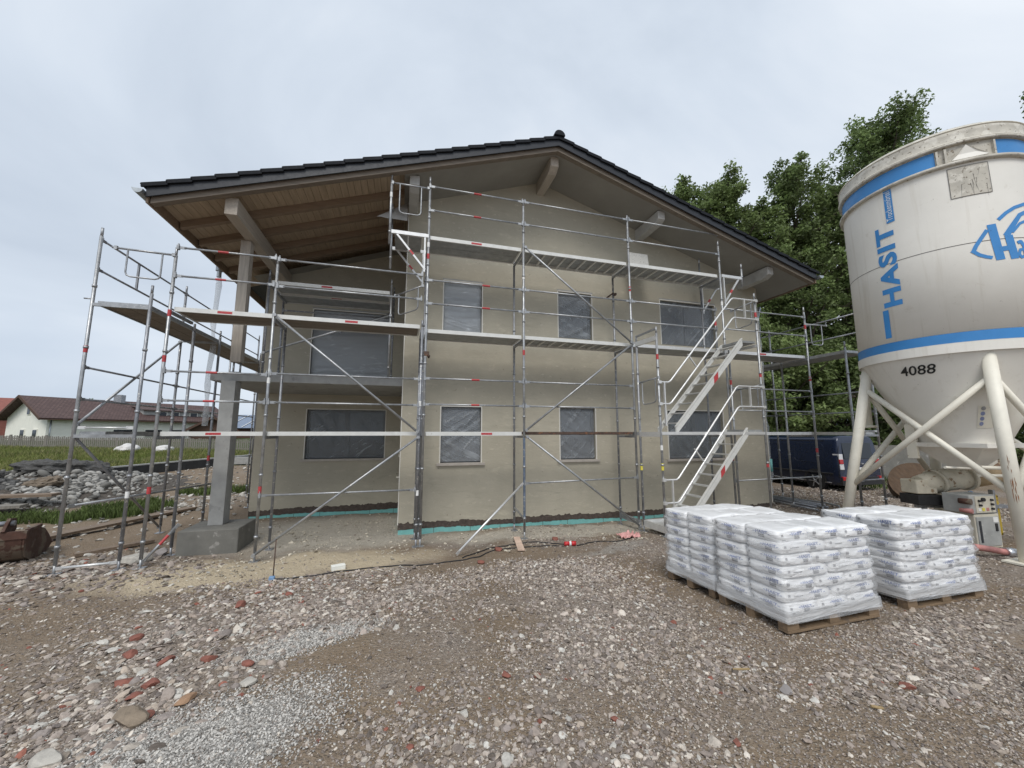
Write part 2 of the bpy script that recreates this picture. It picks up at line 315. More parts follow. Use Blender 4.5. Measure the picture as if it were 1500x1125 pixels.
# ------------------------------------------------------------------ mesh helpers
class MB:
    """collects shapes (world coordinates) and links them as ONE mesh object"""
    def __init__(s): s.v = []; s.f = []; s.sm = []; s.mi = []; s.m = 0
    def add(s, vs, fs, smooth=False):
        k = len(s.v); s.v += [tuple(p) for p in vs]
        for f in fs: s.f.append(tuple(i + k for i in f)); s.sm.append(smooth); s.mi.append(s.m)
        return s
    def box(s, c, d, rot=None):
        x, y, z = (a / 2 for a in d)
        vs = [Vector((i * x, j * y, k * z)) for k in (-1, 1) for j in (-1, 1) for i in (-1, 1)]
        if rot is not None: vs = [rot @ p for p in vs]
        c = Vector(c)
        return s.add([p + c for p in vs], [(0, 2, 3, 1), (4, 5, 7, 6), (0, 1, 5, 4), (2, 6, 7, 3), (0, 4, 6, 2), (1, 3, 7, 5)])
    def bb(s, x0, x1, y0, y1, z0, z1): return s.box(((x0 + x1) / 2, (y0 + y1) / 2, (z0 + z1) / 2), (x1 - x0, y1 - y0, z1 - z0))
    def frame(s, p0, p1, upv=(0, 0, 1)):
        d = (Vector(p1) - Vector(p0)).normalized(); u = Vector(upv)
        if abs(d.dot(u)) > .98: u = Vector((0, 1, 0))
        a = d.cross(u).normalized(); return d, a, a.cross(d).normalized()
    def bar(s, p0, p1, w, h):
        d, a, b = s.frame(p0, p1); vs = []
        for p in (p0, p1):
            for i, j in ((-1, -1), (1, -1), (1, 1), (-1, 1)): vs.append(Vector(p) + a * i * w / 2 + b * j * h / 2)
        return s.add(vs, [(3, 2, 1, 0), (4, 5, 6, 7), (0, 1, 5, 4), (1, 2, 6, 5), (2, 3, 7, 6), (3, 0, 4, 7)])
    def tube(s, p0, p1, r, r1=None, n=10, cap=True):
        r1 = r if r1 is None else r1
        d, a, b = s.frame(p0, p1); vs = []
        for p, q in ((p0, r), (p1, r1)):
            for i in range(n):
                t = 2 * math.pi * i / n; vs.append(Vector(p) + (a * math.cos(t) + b * math.sin(t)) * q)
        s.add(vs, [(i, (i + 1) % n, n + (i + 1) % n, n + i) for i in range(n)], True)
        if cap:
            k = len(s.v) - 2 * n
            s.f.append(tuple(k + i for i in reversed(range(n)))); s.f.append(tuple(k + n + i for i in range(n))); s.sm += [False, False]; s.mi += [s.m, s.m]
        return s
    def path(s, pts, r, n=8):
        for a, b in zip(pts, pts[1:]): s.tube(a, b, r, n=n)
        return s
    def curve(s, pts, r, n=8, closed=False):
        """one swept tube through the points"""
        pts = [Vector(p) for p in pts]; N = len(pts); vs = []
        ref = None
        for i, p in enumerate(pts):
            t = (pts[min(i + 1, N - 1)] - pts[max(i - 1, 0)]).normalized()
            if ref is None: ref = t.orthogonal().normalized()
            ref = (ref - t * ref.dot(t)).normalized(); b = t.cross(ref)
            rr = r[i] if isinstance(r, (list, tuple)) else r
            for k in range(n):
                a = 2 * math.pi * k / n; vs.append(p + (ref * math.cos(a) + b * math.sin(a)) * rr)
        fs = [(i * n + k, i * n + (k + 1) % n, (i + 1) * n + (k + 1) % n, (i + 1) * n + k) for i in range(N - 1) for k in range(n)]
        s.add(vs, fs, True); s.add(vs[:n], [tuple(reversed(range(n)))]); s.add(vs[-n:], [tuple(range(n))]); return s
    def prism(s, poly, fn):
        """extrude polygon: fn(u,v,k) -> point, k in 0,1"""
        n = len(poly); vs = [fn(u, v, k) for k in (0, 1) for u, v in poly]
        return s.add(vs, [tuple(reversed(range(n))), tuple(range(n, 2 * n))] + [(i, (i + 1) % n, n + (i + 1) % n, n + i) for i in range(n)])
    def lathe(s, c, prof, n=48, a0=0, a1=2 * math.pi, smooth=True):
        full = abs(a1 - a0 - 2 * math.pi) < 1e-6; m = n if full else n + 1; vs = []
        for r, z in prof:
            for i in range(m):
                t = a0 + (a1 - a0) * i / n; vs.append((c[0] + r * math.cos(t), c[1] + r * math.sin(t), c[2] + z))
        fs = [(j * m + i, j * m + (i + 1) % m, (j + 1) * m + (i + 1) % m, (j + 1) * m + i) for j in range(len(prof) - 1) for i in range(n)]
        return s.add(vs, fs, smooth)
    def build(s, name, mat, parent=None, loc=None, bevel=0):
        me = bpy.data.meshes.new(name); org = Vector(loc) if loc else (WORLD_LOC(parent) if parent else Vector((0, 0, 0)))
        me.from_pydata([tuple(Vector(p) - org) for p in s.v], [], s.f)
        me.polygons.foreach_set('use_smooth', s.sm)
        mats = mat if isinstance(mat, (list, tuple)) else [mat]
        for a in mats: me.materials.append(MATS[a])
        if len(mats) > 1: me.polygons.foreach_set('material_index', s.mi)
        me.update()
        o = bpy.data.objects.new(name, me); COL.objects.link(o)
        if parent: o.parent = parent; o.location = org - WORLD_LOC(parent)
        else: o.location = org
        if bevel:
            bv = o.modifiers.new('bevel', 'BEVEL'); bv.width = bevel; bv.segments = 2; bv.limit_method = 'ANGLE'
        return o
def WORLD_LOC(o):
    p = Vector((0, 0, 0))
    while o: p += o.location; o = o.parent
    return p
def tag(o, label=None, cat=None, group=None, kind=None):
    if label: o['label'] = label
    if cat: o['category'] = cat
    if group: o['group'] = group
    if kind: o['kind'] = kind
    return o
def thing(name, loc, label, cat, group=None):
    o = bpy.data.objects.new(name, None); COL.objects.link(o); o.location = loc; o.empty_display_size = .2
    return tag(o, label, cat, group)
def dup(root, loc, rz=0, label=None):
    def cp(o, par):
        c = o.copy(); COL.objects.link(c); c.parent = par
        for ch in list(o.children): cp(ch, c)
        return c
    r = cp(root, None); r.location = loc; r.rotation_euler = (0, 0, rz)
    if label: r['label'] = label
    return r
def npmesh(name, V, F, mat, cols=None, smooth=False, parent=None):
    """big mesh from numpy; F (n,k) same k; cols per vertex"""
    me = bpy.data.meshes.new(name); k = F.shape[1]
    me.vertices.add(len(V)); me.vertices.foreach_set('co', V.astype(np.float32).ravel())
    me.loops.add(F.size); me.loops.foreach_set('vertex_index', F.astype(np.int32).ravel())
    me.polygons.add(len(F)); me.polygons.foreach_set('loop_start', np.arange(0, F.size, k, dtype=np.int32)); me.polygons.foreach_set('loop_total', np.full(len(F), k, np.int32))
    me.polygons.foreach_set('use_smooth', np.full(len(F), smooth))
    if cols is not None:
        a = me.attributes.new('col', 'FLOAT_COLOR', 'POINT'); a.data.foreach_set('color', np.c_[cols, np.ones(len(cols))].astype(np.float32).ravel())
    me.materials.append(MATS[mat]); me.update(calc_edges=True); me.validate()
    o = bpy.data.objects.new(name, me); COL.objects.link(o)
    if parent: o.parent = parent
    return o
def text2d(s, size, bold=0, italic=0, slice_y=0, slice_x=0, space=1.0):
    """flat text as (verts, faces); origin at left baseline"""
    cu = bpy.data.curves.new('txt', 'FONT'); cu.body = s; cu.size = size; cu.offset = bold; cu.shear = italic; cu.resolution_u = 3; cu.space_character = space
    o = bpy.data.objects.new('txt', cu); COL.objects.link(o)
    me = o.evaluated_get(bpy.context.evaluated_depsgraph_get()).to_mesh()
    bm = bmesh.new(); bm.from_mesh(me); o.evaluated_get(bpy.context.evaluated_depsgraph_get()).to_mesh_clear()
    bpy.data.objects.remove(o); bpy.data.curves.remove(cu)
    bmesh.ops.remove_doubles(bm, verts=bm.verts, dist=1e-5)
    for ax, st in ((0, slice_x), (1, slice_y)):
        if not st: continue
        cs = [v.co[ax] for v in bm.verts]; t = min(cs) + st
        while t < max(cs):
            co = [0, 0, 0]; co[ax] = t; no = [0, 0, 0]; no[ax] = 1
            bmesh.ops.bisect_plane(bm, geom=bm.verts[:] + bm.edges[:] + bm.faces[:], plane_co=co, plane_no=no); t += st
    bm.verts.index_update()
    vs = [tuple(v.co) for v in bm.verts]; fs = [tuple(v.index for v in f.verts) for f in bm.faces]; bm.free()
    return vs, fs

# ------------------------------------------------------------------ ground
def smn(a, b, t):
    t = np.clip((t - a) / (b - a), 0, 1); return t * t * (3 - 2 * t)
def GH(x, y):
    x = np.asarray(x, float); y = np.asarray(y, float)
    z = np.where(y < 6.4, .47 - .0625 * np.maximum(y, -2), .07 * (1 - smn(6.4, 8.2, y)))
    k = smn(8, 12, x) * smn(2.5, 8, y); z = z * (1 - k) + .2 * k
    z = z + np.where((y > 14) & (x < 9), .048 * (y - 14) * np.minimum((y - 14) / 4, 1) * smn(9, 4, x) if False else .048 * np.maximum(y - 14, 0) * np.minimum(np.maximum(y - 14, 0) / 4, 1) * (1 - smn(4, 9, x)), 0)
    return np.minimum(z, 1.3)
def gh(x, y): return float(GH(x, y))
def ladder(lo, dlo, dhi, hi, st):
    a = list(np.arange(dlo, dhi + 1e-6, st)); s = st
    x = dhi
    while x < hi: s *= 1.22; x += s; a.append(x)
    x = dlo; s = st; b = []
    while x > lo: s *= 1.22; x -= s; b.append(x)
    return np.array(b[::-1] + a)
gx = ladder(-400, -7, 8, 400, .05); gy = ladder(-60, .4, 9.2, 500, .05)
XX, YY = np.meshgrid(gx, gy); ZZ = GH(XX, YY)
def vnoise(x, y, seed, f):
    """smooth value noise"""
    r = np.random.default_rng(seed).random((64, 64)); xf = x * f; yf = y * f; xi = np.floor(xf).astype(int); yi = np.floor(yf).astype(int)
    u = xf - xi; v = yf - yi; u = u * u * (3 - 2 * u); v = v * v * (3 - 2 * v); g = lambda a, b: r[a % 64, b % 64]
    return (g(xi, yi) * (1 - u) + g(xi + 1, yi) * u) * (1 - v) + (g(xi, yi + 1) * (1 - u) + g(xi + 1, yi + 1) * u) * v
def GB(x, y):
    near = 1 - smn(12, 30, np.hypot(x, y))
    return near * (.055 * (vnoise(x, y, 1, .8) - .5) + .03 * (vnoise(x, y, 2, 2.5) - .5) + .014 * (vnoise(x, y, 3, 7) - .5) + .008 * (vnoise(x, y, 4, 15) - .5))
ZZ = ZZ + GB(XX, YY)
def gz(x, y): return float(GH(x, y) + GB(np.asarray(float(x)), np.asarray(float(y))))
nx, ny = len(gx), len(gy); idx = np.arange(nx * ny).reshape(ny, nx)
F = np.stack([idx[:-1, :-1], idx[:-1, 1:], idx[1:, 1:], idx[1:, :-1]], -1).reshape(-1, 4)
g = npmesh('ground', np.stack([XX, YY, ZZ], -1).reshape(-1, 3), F, 'ground', smooth=True); tag(g, kind='structure')

# ------------------------------------------------------------------ house under construction
WY, LY = 8.6, 11.1                 # gable wall plane, recessed wall plane
XL, XC, XR, YB = -3.57, -.04, 9.93, 18.8
RX, RZ = 3.17, 8.46
def zs(x): return RZ - (.345 * (RX - x) if x < RX else .311 * (x - RX))
house = thing('house', (3.2, WY, 0), 'unfinished two-storey house with beige base render, dark tiled gable roof and film-covered windows', 'house')
WIN_G = [(.79, 1.70, 4.40, 5.60, 'film_c'), (3.61, 4.55, 4.43, 5.63, 'film_a'), (6.58, 8.40, 4.45, 5.69, 'film_b'),
         (.79, 1.71, 1.44, 2.69, 'film_a'), (3.61, 4.57, 1.46, 2.71, 'film_b'), (6.64, 8.44, 1.42, 2.69, 'film_d')]
WIN_L = [(-2.43, -.46, 1.42, 2.72, 'film_d'), (-2.43, -.46, 3.50, 5.42, 'film_c')]
def panel(mb, x0, x1, y, z0, ztop, wins, depth, ridge=None, zplus=.0):
    xs = sorted({x0, x1} | {w[0] for w in wins} | {w[1] for w in wins} | ({ridge} if ridge else set()))
    for a, b in zip(xs, xs[1:]):
        cut = [(w[2], w[3]) for w in wins if w[0] <= a + 1e-6 and w[1] >= b - 1e-6]; cut.sort(); z = z0
        for lo, hi in cut:
            mb.add([(a, y, z), (b, y, z), (b, y, lo), (a, y, lo)], [(0, 1, 2, 3)]); z = hi
        mb.add([(a, y, z), (b, y, z), (b, y, ztop(b)), (a, y, ztop(a))], [(0, 1, 2, 3)])
    for w in wins:
        a, b, lo, hi = w[:4]; d = y + depth
        mb.add([(a, y, lo), (a, d, lo), (a, d, hi), (a, y, hi)], [(0, 1, 2, 3)]); mb.add([(b, y, lo), (b, y, hi), (b, d, hi), (b, d, lo)], [(0, 1, 2, 3)])
        mb.add([(a, y, hi), (a, d, hi), (b, d, hi), (b, y, hi)], [(0, 1, 2, 3)]); mb.add([(a, y, lo), (b, y, lo), (b, d, lo), (a, d, lo)], [(0, 1, 2, 3)])
w = MB()
panel(w, XC, XR, WY, .30, lambda x: zs(x) + .02, WIN_G, .16, RX)
panel(w, XL, XC, LY, .30, lambda x: zs(x) + .18, WIN_L, .16)
w.add([(XC, WY, .30), (XC, WY, zs(XC) + .02), (XC, LY, zs(XC) + .2), (XC, LY, .30)], [(0, 1, 2, 3)])        # return wall
w.add([(XL, LY, .0), (XL, LY, zs(XL) + .18), (XL, YB, zs(XL) + .18), (XL, YB, .0)], [(0, 1, 2, 3)])
w.add([(XR, WY, .30), (XR, YB, .30), (XR, YB, zs(XR) + .02), (XR, WY, zs(XR) + .02)], [(0, 1, 2, 3)])
w.add([(XL, YB, 0), (XL, YB, zs(XL)), (RX, YB, RZ), (XR, YB, zs(XR)), (XR, YB, 0)], [(0, 1, 2, 3, 4)])
w.build('wall', 'plaster', house)
# ragged lower edge of the render, dark base coat and green insulation below it
def ragged(x0, x1, f0, f1, seed, axis, fix, base0, base1, amp):
    """strip between upper line z=f0 and lower ragged line"""
    r = random.Random(seed); n = max(2, int(abs(x1 - x0) / .035)); vs = []; fs = []; cur = 0
    for i in range(n + 1):
        t = i / n; x = x0 + (x1 - x0) * t
        if r.random() < .35: cur = r.uniform(-amp, amp)
        b = base0 + (base1 - base0) * t + cur * .7 + r.uniform(-amp, amp) * .35 + .008 * math.sin(x * 2.1)
        for z in (f0, b): vs.append((x, fix, z) if axis == 'x' else (fix, x, z))
        if i: k = 2 * i; fs.append((k - 2, k - 1, k + 1, k))
    return vs, fs
mb = MB()
mb.add(*ragged(XC, XR, .30, 0, 1, 'x', WY, .235, .16, .03)); mb.add(*ragged(XL, XC, .30, 0, 2, 'x', LY, .20, .26, .03)); mb.add(*ragged(WY, LY, .30, 0, 3, 'y', XC, .22, .25, .02)); mb.add(*ragged(WY, YB, .30, 0, 6, 'y', XR, .2, .2, .02))
mb.build('wall_lower_edge', 'plaster', house)
mb = MB()
mb.add(*ragged(XC + .002, XR - .002, .34, 0, 4, 'x', WY + .006, .105, .03, .012)); mb.add(*ragged(XL, XC, .36, 0, 5, 'x', LY + .006, .07, .09, .012)); mb.add(*ragged(WY + .01, LY, .34, 0, 9, 'y', XC + .006, .1, .1, .01))
mb.add(*ragged(WY + .01, YB, .34, 0, 10, 'y', XR - .006, .02, .02, .01))
mb.build('base_coat_strip', 'base_coat', house)
mb = MB(); mb.bb(XC + .012, XR - .012, WY + .012, WY + .1, -.3, .4); mb.bb(XL + .01, XC, LY + .012, LY + .1, -.3, .4); mb.bb(XC + .012, XC + .08, WY + .1, LY + .012, -.3, .4); mb.bb(XR - .1, XR - .012, WY + .1, YB, -.3, .4)
mb.build('plinth_insulation', 'xps', house)
mb = MB()
x = .7
while x < XR: mb.bb(x - .004, x + .004, WY + .0095, WY + .02, -.2, .25); x += 1.25 * rnd.uniform(.45, 1)
x = XL + .4
while x < XC: mb.bb(x - .004, x + .004, LY + .0095, LY + .02, -.2, .25); x += .6
mb.build('insulation_joint', 'base_coat', house)
mb = MB(); mb.bb(XC - .006, XC + .012, WY - .006, WY + .012, .2, zs(XC)); mb.build('corner_bead', 'pvc_trim', house); mb = MB(); mb.bb(XR - .012, XR + .006, WY - .006, WY + .012, .2, zs(XR) - .0); mb.build('corner_bead', 'pvc_trim', house)
for wx0, wx1, wz0, wz1, fm in WIN_G + WIN_L:
    y = WY if wx0 > XC else LY
    mb = MB(); d = y + .10; t = .07
    mb.bb(wx0, wx0 + t, d, d + .06, wz0, wz1); mb.bb(wx1 - t, wx1, d, d + .06, wz0, wz1); mb.bb(wx0 + t, wx1 - t, d, d + .06, wz0, wz0 + t); mb.bb(wx0 + t, wx1 - t, d, d + .06, wz1 - t, wz1)
    if wx1 - wx0 > 1.4: mb.bb((wx0 + wx1) / 2 - .06, (wx0 + wx1) / 2 + .06, d, d + .06, wz0 + t, wz1 - t)
    wn_ = mb.build('window', 'anthracite', house)
    MB().add([(wx0 + t, d + .03, wz0 + t), (wx1 - t, d + .03, wz0 + t), (wx1 - t, d + .03, wz1 - t), (wx0 + t, d + .03, wz1 - t)], [(0, 1, 2, 3)]).build('pane', 'van_glass', wn_)
    # film: a slightly sagging, creased sheet taped inside the reveal
    mb = MB(); nx_, nz_ = 64, 64; vs = []; sd_ = rnd.random() * 50; ang = {'film_a': .55, 'film_b': -.7, 'film_c': .05, 'film_d': -.9}[fm]
    rid = []                                                            # tension folds: fine ridges fanning out from one corner
    for k in range(16):
        cx_ = (wx0 if ang < 0 else wx1) + rnd.uniform(-.15, .15); cz_ = (wz1 if fm != 'film_c' else wz0) + rnd.uniform(-.5, .25); a_ = (ang + math.pi if ang > 0 else ang) + rnd.uniform(-.35, .35)
        rid.append((cx_, cz_, math.cos(a_), math.sin(a_), rnd.uniform(.006, .018), rnd.uniform(.008, .026), rnd.uniform(.25, 1.1)))
    for j in range(nz_ + 1):
        for i in range(nx_ + 1):
            u, v = i / nx_, j / nz_; px = wx0 + .012 + (wx1 - wx0 - .024) * u; pz = wz0 + .03 + (wz1 - wz0 - .04) * v
            edge = min(1, 8 * min(u, 1 - u, v, 1 - v))
            q = px * math.cos(ang) + pz * math.sin(ang); p = -px * math.sin(ang) + pz * math.cos(ang)
            h = .038 * noise.noise((q * .6 + sd_, p * 7, 3)) + .03 * noise.noise((px * 2.2, pz * 2.2, sd_))
            for cx_, cz_, ca, sa, w_, am, ln in rid:
                al = (px - cx_) * ca + (pz - cz_) * sa; dd = -(px - cx_) * sa + (pz - cz_) * ca
                if 0 < al < ln and abs(dd) < .08: h += am * math.exp(-(dd / w_) ** 2) * math.sin(math.pi * al / ln)
            vs.append((px, d - .02 - edge * (h + .02), pz))
    mb.add(vs, [(j * (nx_ + 1) + i, j * (nx_ + 1) + i + 1, (j + 1) * (nx_ + 1) + i + 1, (j + 1) * (nx_ + 1) + i) for j in range(nz_) for i in range(nx_)], True)
    f_ = mb.build('film', fm, wn_, loc=(wx0, d, wz0))
    mb = MB()
    for a in (wx0, wx1): mb.bb(a - .012, a + .012, y - .006, y + .02, wz0, wz1)
    mb.bb(wx0 + .012, wx1 - .012, y - .006, y + .02, wz1 - .012, wz1 + .012); mb.build('reveal_bead', 'pvc_trim', wn_)
    if wz0 < 2: MB().bb(wx0 - .07, wx1 + .07, y - .05, y + .095, wz0 - .05, wz0 + .004).build('sill', 'sill', wn_)
    else: MB().bb(wx0 - .02, wx1 + .02, y - .004, y + .02, wz1 + .014, wz1 + .045).build('shutter_rail', 'concrete', wn_)
# roof
roof_y0, roof_y1, EL, ER = 7.36, 19.6, -4.22, 10.62
mb = MB()
def slope(mb, x0, x1, y0, y1, dz, th):
    a = [(x0, y, zs(x0) + dz + k) for k in (0, th) for y in (y0, y1)]; b = [(x1, y, zs(x1) + dz + k) for k in (0, th) for y in (y0, y1)]
    v = a + b; mb.add(v, [(0, 1, 5, 4), (2, 6, 7, 3), (0, 4, 6, 2), (1, 3, 7, 5), (0, 2, 3, 1), (4, 5, 7, 6)])
slope(mb, EL, RX, roof_y0 + .02, roof_y1, .165, .03); slope(mb, RX, ER, roof_y0 + .02, roof_y1, .165, .03)
rf = mb.build('roof', 'roof_metal', house)
for i in range(33):                                                     # boards on the left overhang, running along the eaves
    x0 = EL + .02 + i * .128
    if x0 > -.05: break
    mb = MB() if i == 0 else mb
    dz = rnd.uniform(-.002, .002); slope(mb, x0, x0 + .122, roof_y0 + .03, LY + .6, .14 + dz, .02)
mb.build('soffit_boards', 'wood_soffit', rf)
mb = MB(); slope(mb, EL + .02, XC, roof_y0 + .03, LY + .6, .161, .003); mb.build('soffit_membrane', 'bitumen', rf)
for y in (8.25, 8.95, 9.65, 10.35):
    mb = MB(); slope(mb, EL + .05, XC - .12, y, y + .1, 0, .137); mb.build('rafter', 'wood_rafter', rf)
mb = MB(); slope(mb, EL + .03, RX - .002, 7.40, 7.52, -.02, .157); slope(mb, RX + .002, ER - .03, 7.40, 7.52, -.02, .157); mb.build('barge_rafter', 'barge_wood', rf)
mb = MB(); vs = []                                                      # masked soffit: film and base coat, slightly rumpled
def rumple(x0, x1, y0, y1, dz, nx_, ny_, seed):
    mb.add([(x0 + (x1 - x0) * i / nx_, y0 + (y1 - y0) * j / ny_, zs(x0 + (x1 - x0) * i / nx_) + dz + .012 * noise.noise((x0 + i * .55, j * .4, seed))) for j in range(ny_ + 1) for i in range(nx_ + 1)],
           [(j * (nx_ + 1) + i, j * (nx_ + 1) + i + 1, (j + 1) * (nx_ + 1) + i + 1, (j + 1) * (nx_ + 1) + i) for j in range(ny_) for i in range(nx_)], True)
rumple(XC - .1, RX, 7.53, WY + .15, -.005, 20, 6, 1); mb.build('soffit_film', 'soffit_film', rf); mb = MB(); rumple(RX, ER - .04, 7.53, WY + .15, -.005, 40, 6, 5); mb.build('soffit_film', 'soffit_film', rf); mb = MB(); rumple(XR - .05, ER - .04, WY + .1, 17, -.005, 6, 20, 9)
mb.build('soffit_film', 'soffit_film', rf); mb = MB(); rumple(XL - .2, XC, LY - .35, LY + .3, -.02, 20, 4, 3)
mb.build('soffit_film', 'soffit_film', rf)
mb = MB(); slope(mb, EL - .01, RX, 7.335, 7.36, .07, .20); slope(mb, RX, ER + .01, 7.335, 7.36, .07, .20); mb.build('barge_flashing', 'roof_metal', rf)
mb = MB()                                                               # tile courses
for sx, xe in ((-1, EL - .05), (1, ER + .05)):
    Ls = abs(xe - RX) ; n = int(Ls / .345) + 1; st = Ls / n
    for i in range(n):
        xa = RX + sx * (i * st); xb = RX + sx * ((i + 1) * st + .035)
        za, zb = zs(xa) + .245, zs(RX + sx * (i + 1) * st) + .268
        for y0, y1, t in ((7.30, 19.7, .03),):
            v = [(xa, y0, za), (xb, y0, zb), (xb, y1, zb), (xa, y1, za), (xa, y0, za + t), (xb, y0, zb + t), (xb, y1, zb + t), (xa, y1, za + t)]
            mb.add(v, [(0, 1, 2, 3), (4, 7, 6, 5), (0, 4, 5, 1), (1, 5, 6, 2), (2, 6, 7, 3), (3, 7, 4, 0)])
        xm = xb - sx * .012
        v = [(xa, 7.295, za - .04), (xm, 7.295, zb - .04), (xm, 7.295, zb + .034), (xa, 7.295, za + .034), (xa, 7.328, za - .04), (xm, 7.328, zb - .04), (xm, 7.328, zb + .034), (xa, 7.328, za + .034)]
        mb.add(v, [(0, 1, 2, 3), (4, 7, 6, 5), (0, 4, 5, 1), (2, 6, 7, 3), (1, 5, 6, 2), (0, 3, 7, 4)])
tl = mb.build('tiles', 'roof_tile', rf, bevel=.006)
mb = MB(); pr = [(RX + .13 * math.cos(t), RZ + .27 + .13 * math.sin(t)) for t in [math.pi * i / 12 for i in range(13)]]
mb.prism(pr, lambda u, v, k: (u, 7.26 if k == 0 else 19.7, v)); mb.build('ridge_cap', 'roof_tile', rf, bevel=.01)
for xg, nm in ((EL - .09, 1), (ER + .09, -1)):
    mb = MB(); zg = zs(EL if nm == 1 else ER) + .16; pts = [(math.cos(t) * .075, math.sin(t) * .075) for t in [math.pi + math.pi * i / 10 for i in range(11)]]
    prof = pts + [(a * .93, b * .93) for a, b in reversed(pts)]
    mb.prism(prof, lambda u, v, k: (xg + u, 7.27 if k == 0 else 19.5, zg + v)); mb.tube((xg + .075 * -nm, 7.27, zg), (xg + .075 * -nm, 19.5, zg), .009)
    mb.prism(pts, lambda u, v, k: (xg + u, 7.262 if k == 0 else 7.27, zg + v))
    mb.build('gutter', 'zinc', rf)
# purlins: a bare one over the balcony, wrapped ones along the gable
mb = MB(); mb.bb(EL - .02, EL + .012, 7.37, 19.5, zs(EL) - .02, zs(EL) + .2); mb.build('eaves_board', 'wood_rafter', rf)
mb = MB(); mb.bb(ER - .012, ER + .02, 7.37, 19.5, zs(ER) - .02, zs(ER) + .2); mb.build('eaves_board', 'wood_rafter', rf)
MB().bb(-3.2, -3.0, 7.56, 12.0, zs(-3.1) - .32, zs(-3.1) - .005).build('purlin', 'wood_purlin', rf, bevel=.006)
for x in (.06, RX, 6.0, 9.35):
    z = zs(x); mb = MB(); d0 = .30 if x != RX else .34
    mb.prism([(7.6, z - .01), (7.6, z - d0 * .72), (7.78, z - d0), (WY + .05, z - d0), (WY + .05, z - .01)], lambda u, v, k: (x + (k - .5) * .2, u, v))
    mb.build('purlin', 'film_wrap' if x != RX else 'wood_purlin', rf, bevel=.01)
mb = MB(); n = 8
mb.add([(XC - .02 - (1 - j / n) * .62 * i / n, WY - .06 - .5 * (1 - j / n), (zs(XC) - .75) + j / n * .72 + .02 * noise.noise((i * .5, j * .5, 2))) for j in range(n + 1) for i in range(n + 1)],
       [(j * (n + 1) + i, j * (n + 1) + i + 1, (j + 1) * (n + 1) + i + 1, (j + 1) * (n + 1) + i) for j in range(n) for i in range(n)], True)
mb.build('hanging_film', 'film_wrap', rf)
# balcony, posts, footing
mb = MB(); mb.bb(-3.6, XC - .003, WY, LY - .003, 3.10, 3.27); mb.build('balcony_slab', 'concrete', house, bevel=.012)
mb = MB(); mb.bb(-3.37, -3.13, 8.5, 8.78, .42, 3.098); mb.build('concrete_post', 'concrete', house, bevel=.008)
mb = MB(); mb.bb(-3.66, -2.74, 8.14, 9.0, -.3, .42); mb.build('footing', 'concrete_dark', house, bevel=.02)
mb = MB(); mb.bb(-3.19 - .09, -3.19 + .09, 8.55, 8.73, 3.47, zs(-3.1) - .33); mb.build('timber_post', 'wood_post', house, bevel=.006)
mb = MB(); mb.tube((-3.23, 8.62, 3.27), (-3.23, 8.62, 3.47), .018); mb.tube((-3.13, 8.66, 3.27), (-3.13, 8.66, 3.47), .018); mb.bb(-3.28, -3.1, 8.56, 8.72, 3.271, 3.28); mb.build('post_foot', 'steel', house)
mb = MB(); mb.bb(-4.5, XL - .003, 14.5, 14.8, 2.55, 3.0); mb.build('side_beam', 'concrete', house)
mb = MB(); mb.bb(XC - .05, XC - .005, 10.2, 10.26, 1.5, 1.56); mb.bb(XC - .08, XC - .005, 9.9, 9.93, 1.02, 1.05); mb.build('wall_stub', 'pvc_trim', house)
# downpipes in plastic sleeves
mb = MB(); mb.curve([(-4.31, 10.25, 5.95), (-4.31, 10.25, 5.75)], .05); mb.curve([(-4.31, 10.25, 6.0), (-4.31, 10.25, 5.9)], .08); dp = mb.build('downpipe', 'zinc', house)
mb = MB(); mb.curve([(-4.31 + .02 * math.sin(i * 1.3), 10.25 + .02 * math.cos(i * 2.1), 5.86 - i * .3) for i in range(13)], [.03 + .035 * abs(math.sin(i * 1.9)) for i in range(13)], 9); mb.build('plastic_sleeve', 'clear_sleeve', dp)
mb = MB(); mb.curve([(10.55, 9.05, 5.95), (10.35, 8.95, 5.7), (10.22, 8.9, 5.4), (10.22, 8.9, .1)], .05); dp = mb.build('downpipe', 'zinc', house)
mb = MB(); mb.curve([(10.22 + .012 * math.sin(i * 2.3), 8.9 + .015 * math.cos(i * 1.7), 5.5 - i * .27) for i in range(20)], [.085 + .018 * math.sin(i * 2.7) for i in range(20)], 10); mb.build('plastic_sleeve', 'clear_sleeve', dp)
MB().tube((10.22, 8.9, 1.0), (10.22, 8.9, 1.35), .108, n=12).build('green_wrap', 'xps', dp)

# ------------------------------------------------------------------ scaffolding
TR = .0242
def standard(t, x, y, z0, z1, mat='steel', reds=(), whites=(), yellows=(), foot=True):
    mb = MB().tube((x, y, z0), (x, y, z1 - .14), TR, n=12); mb.tube((x, y, z1 - .14), (x, y, z1), .019, n=10)
    if foot: mb.tube((x, y, gz(x, y) - .05), (x, y, z0), .017); mb.box((x, y, gz(x, y) + .006), (.13, .13, .012))
    z = z0 + .25
    while z < z1 - .3: mb.tube((x, y, z - .02), (x, y, z + .02), TR + .008, n=12); z += 1.0
    o = mb.build('standard', mat, t)
    for zz, m, nm, h in [(z, 'label_red', 'red_band', .11) for z in reds] + [(z, 'label_white', 'white_band', .10) for z in whites] + [(z, 'label_yellow', 'yellow_band', .14) for z in yellows]:
        MB().tube((x, y, zz), (x, y, zz + h), TR + .0025, n=12, cap=False).build(nm, m, o)
    return o
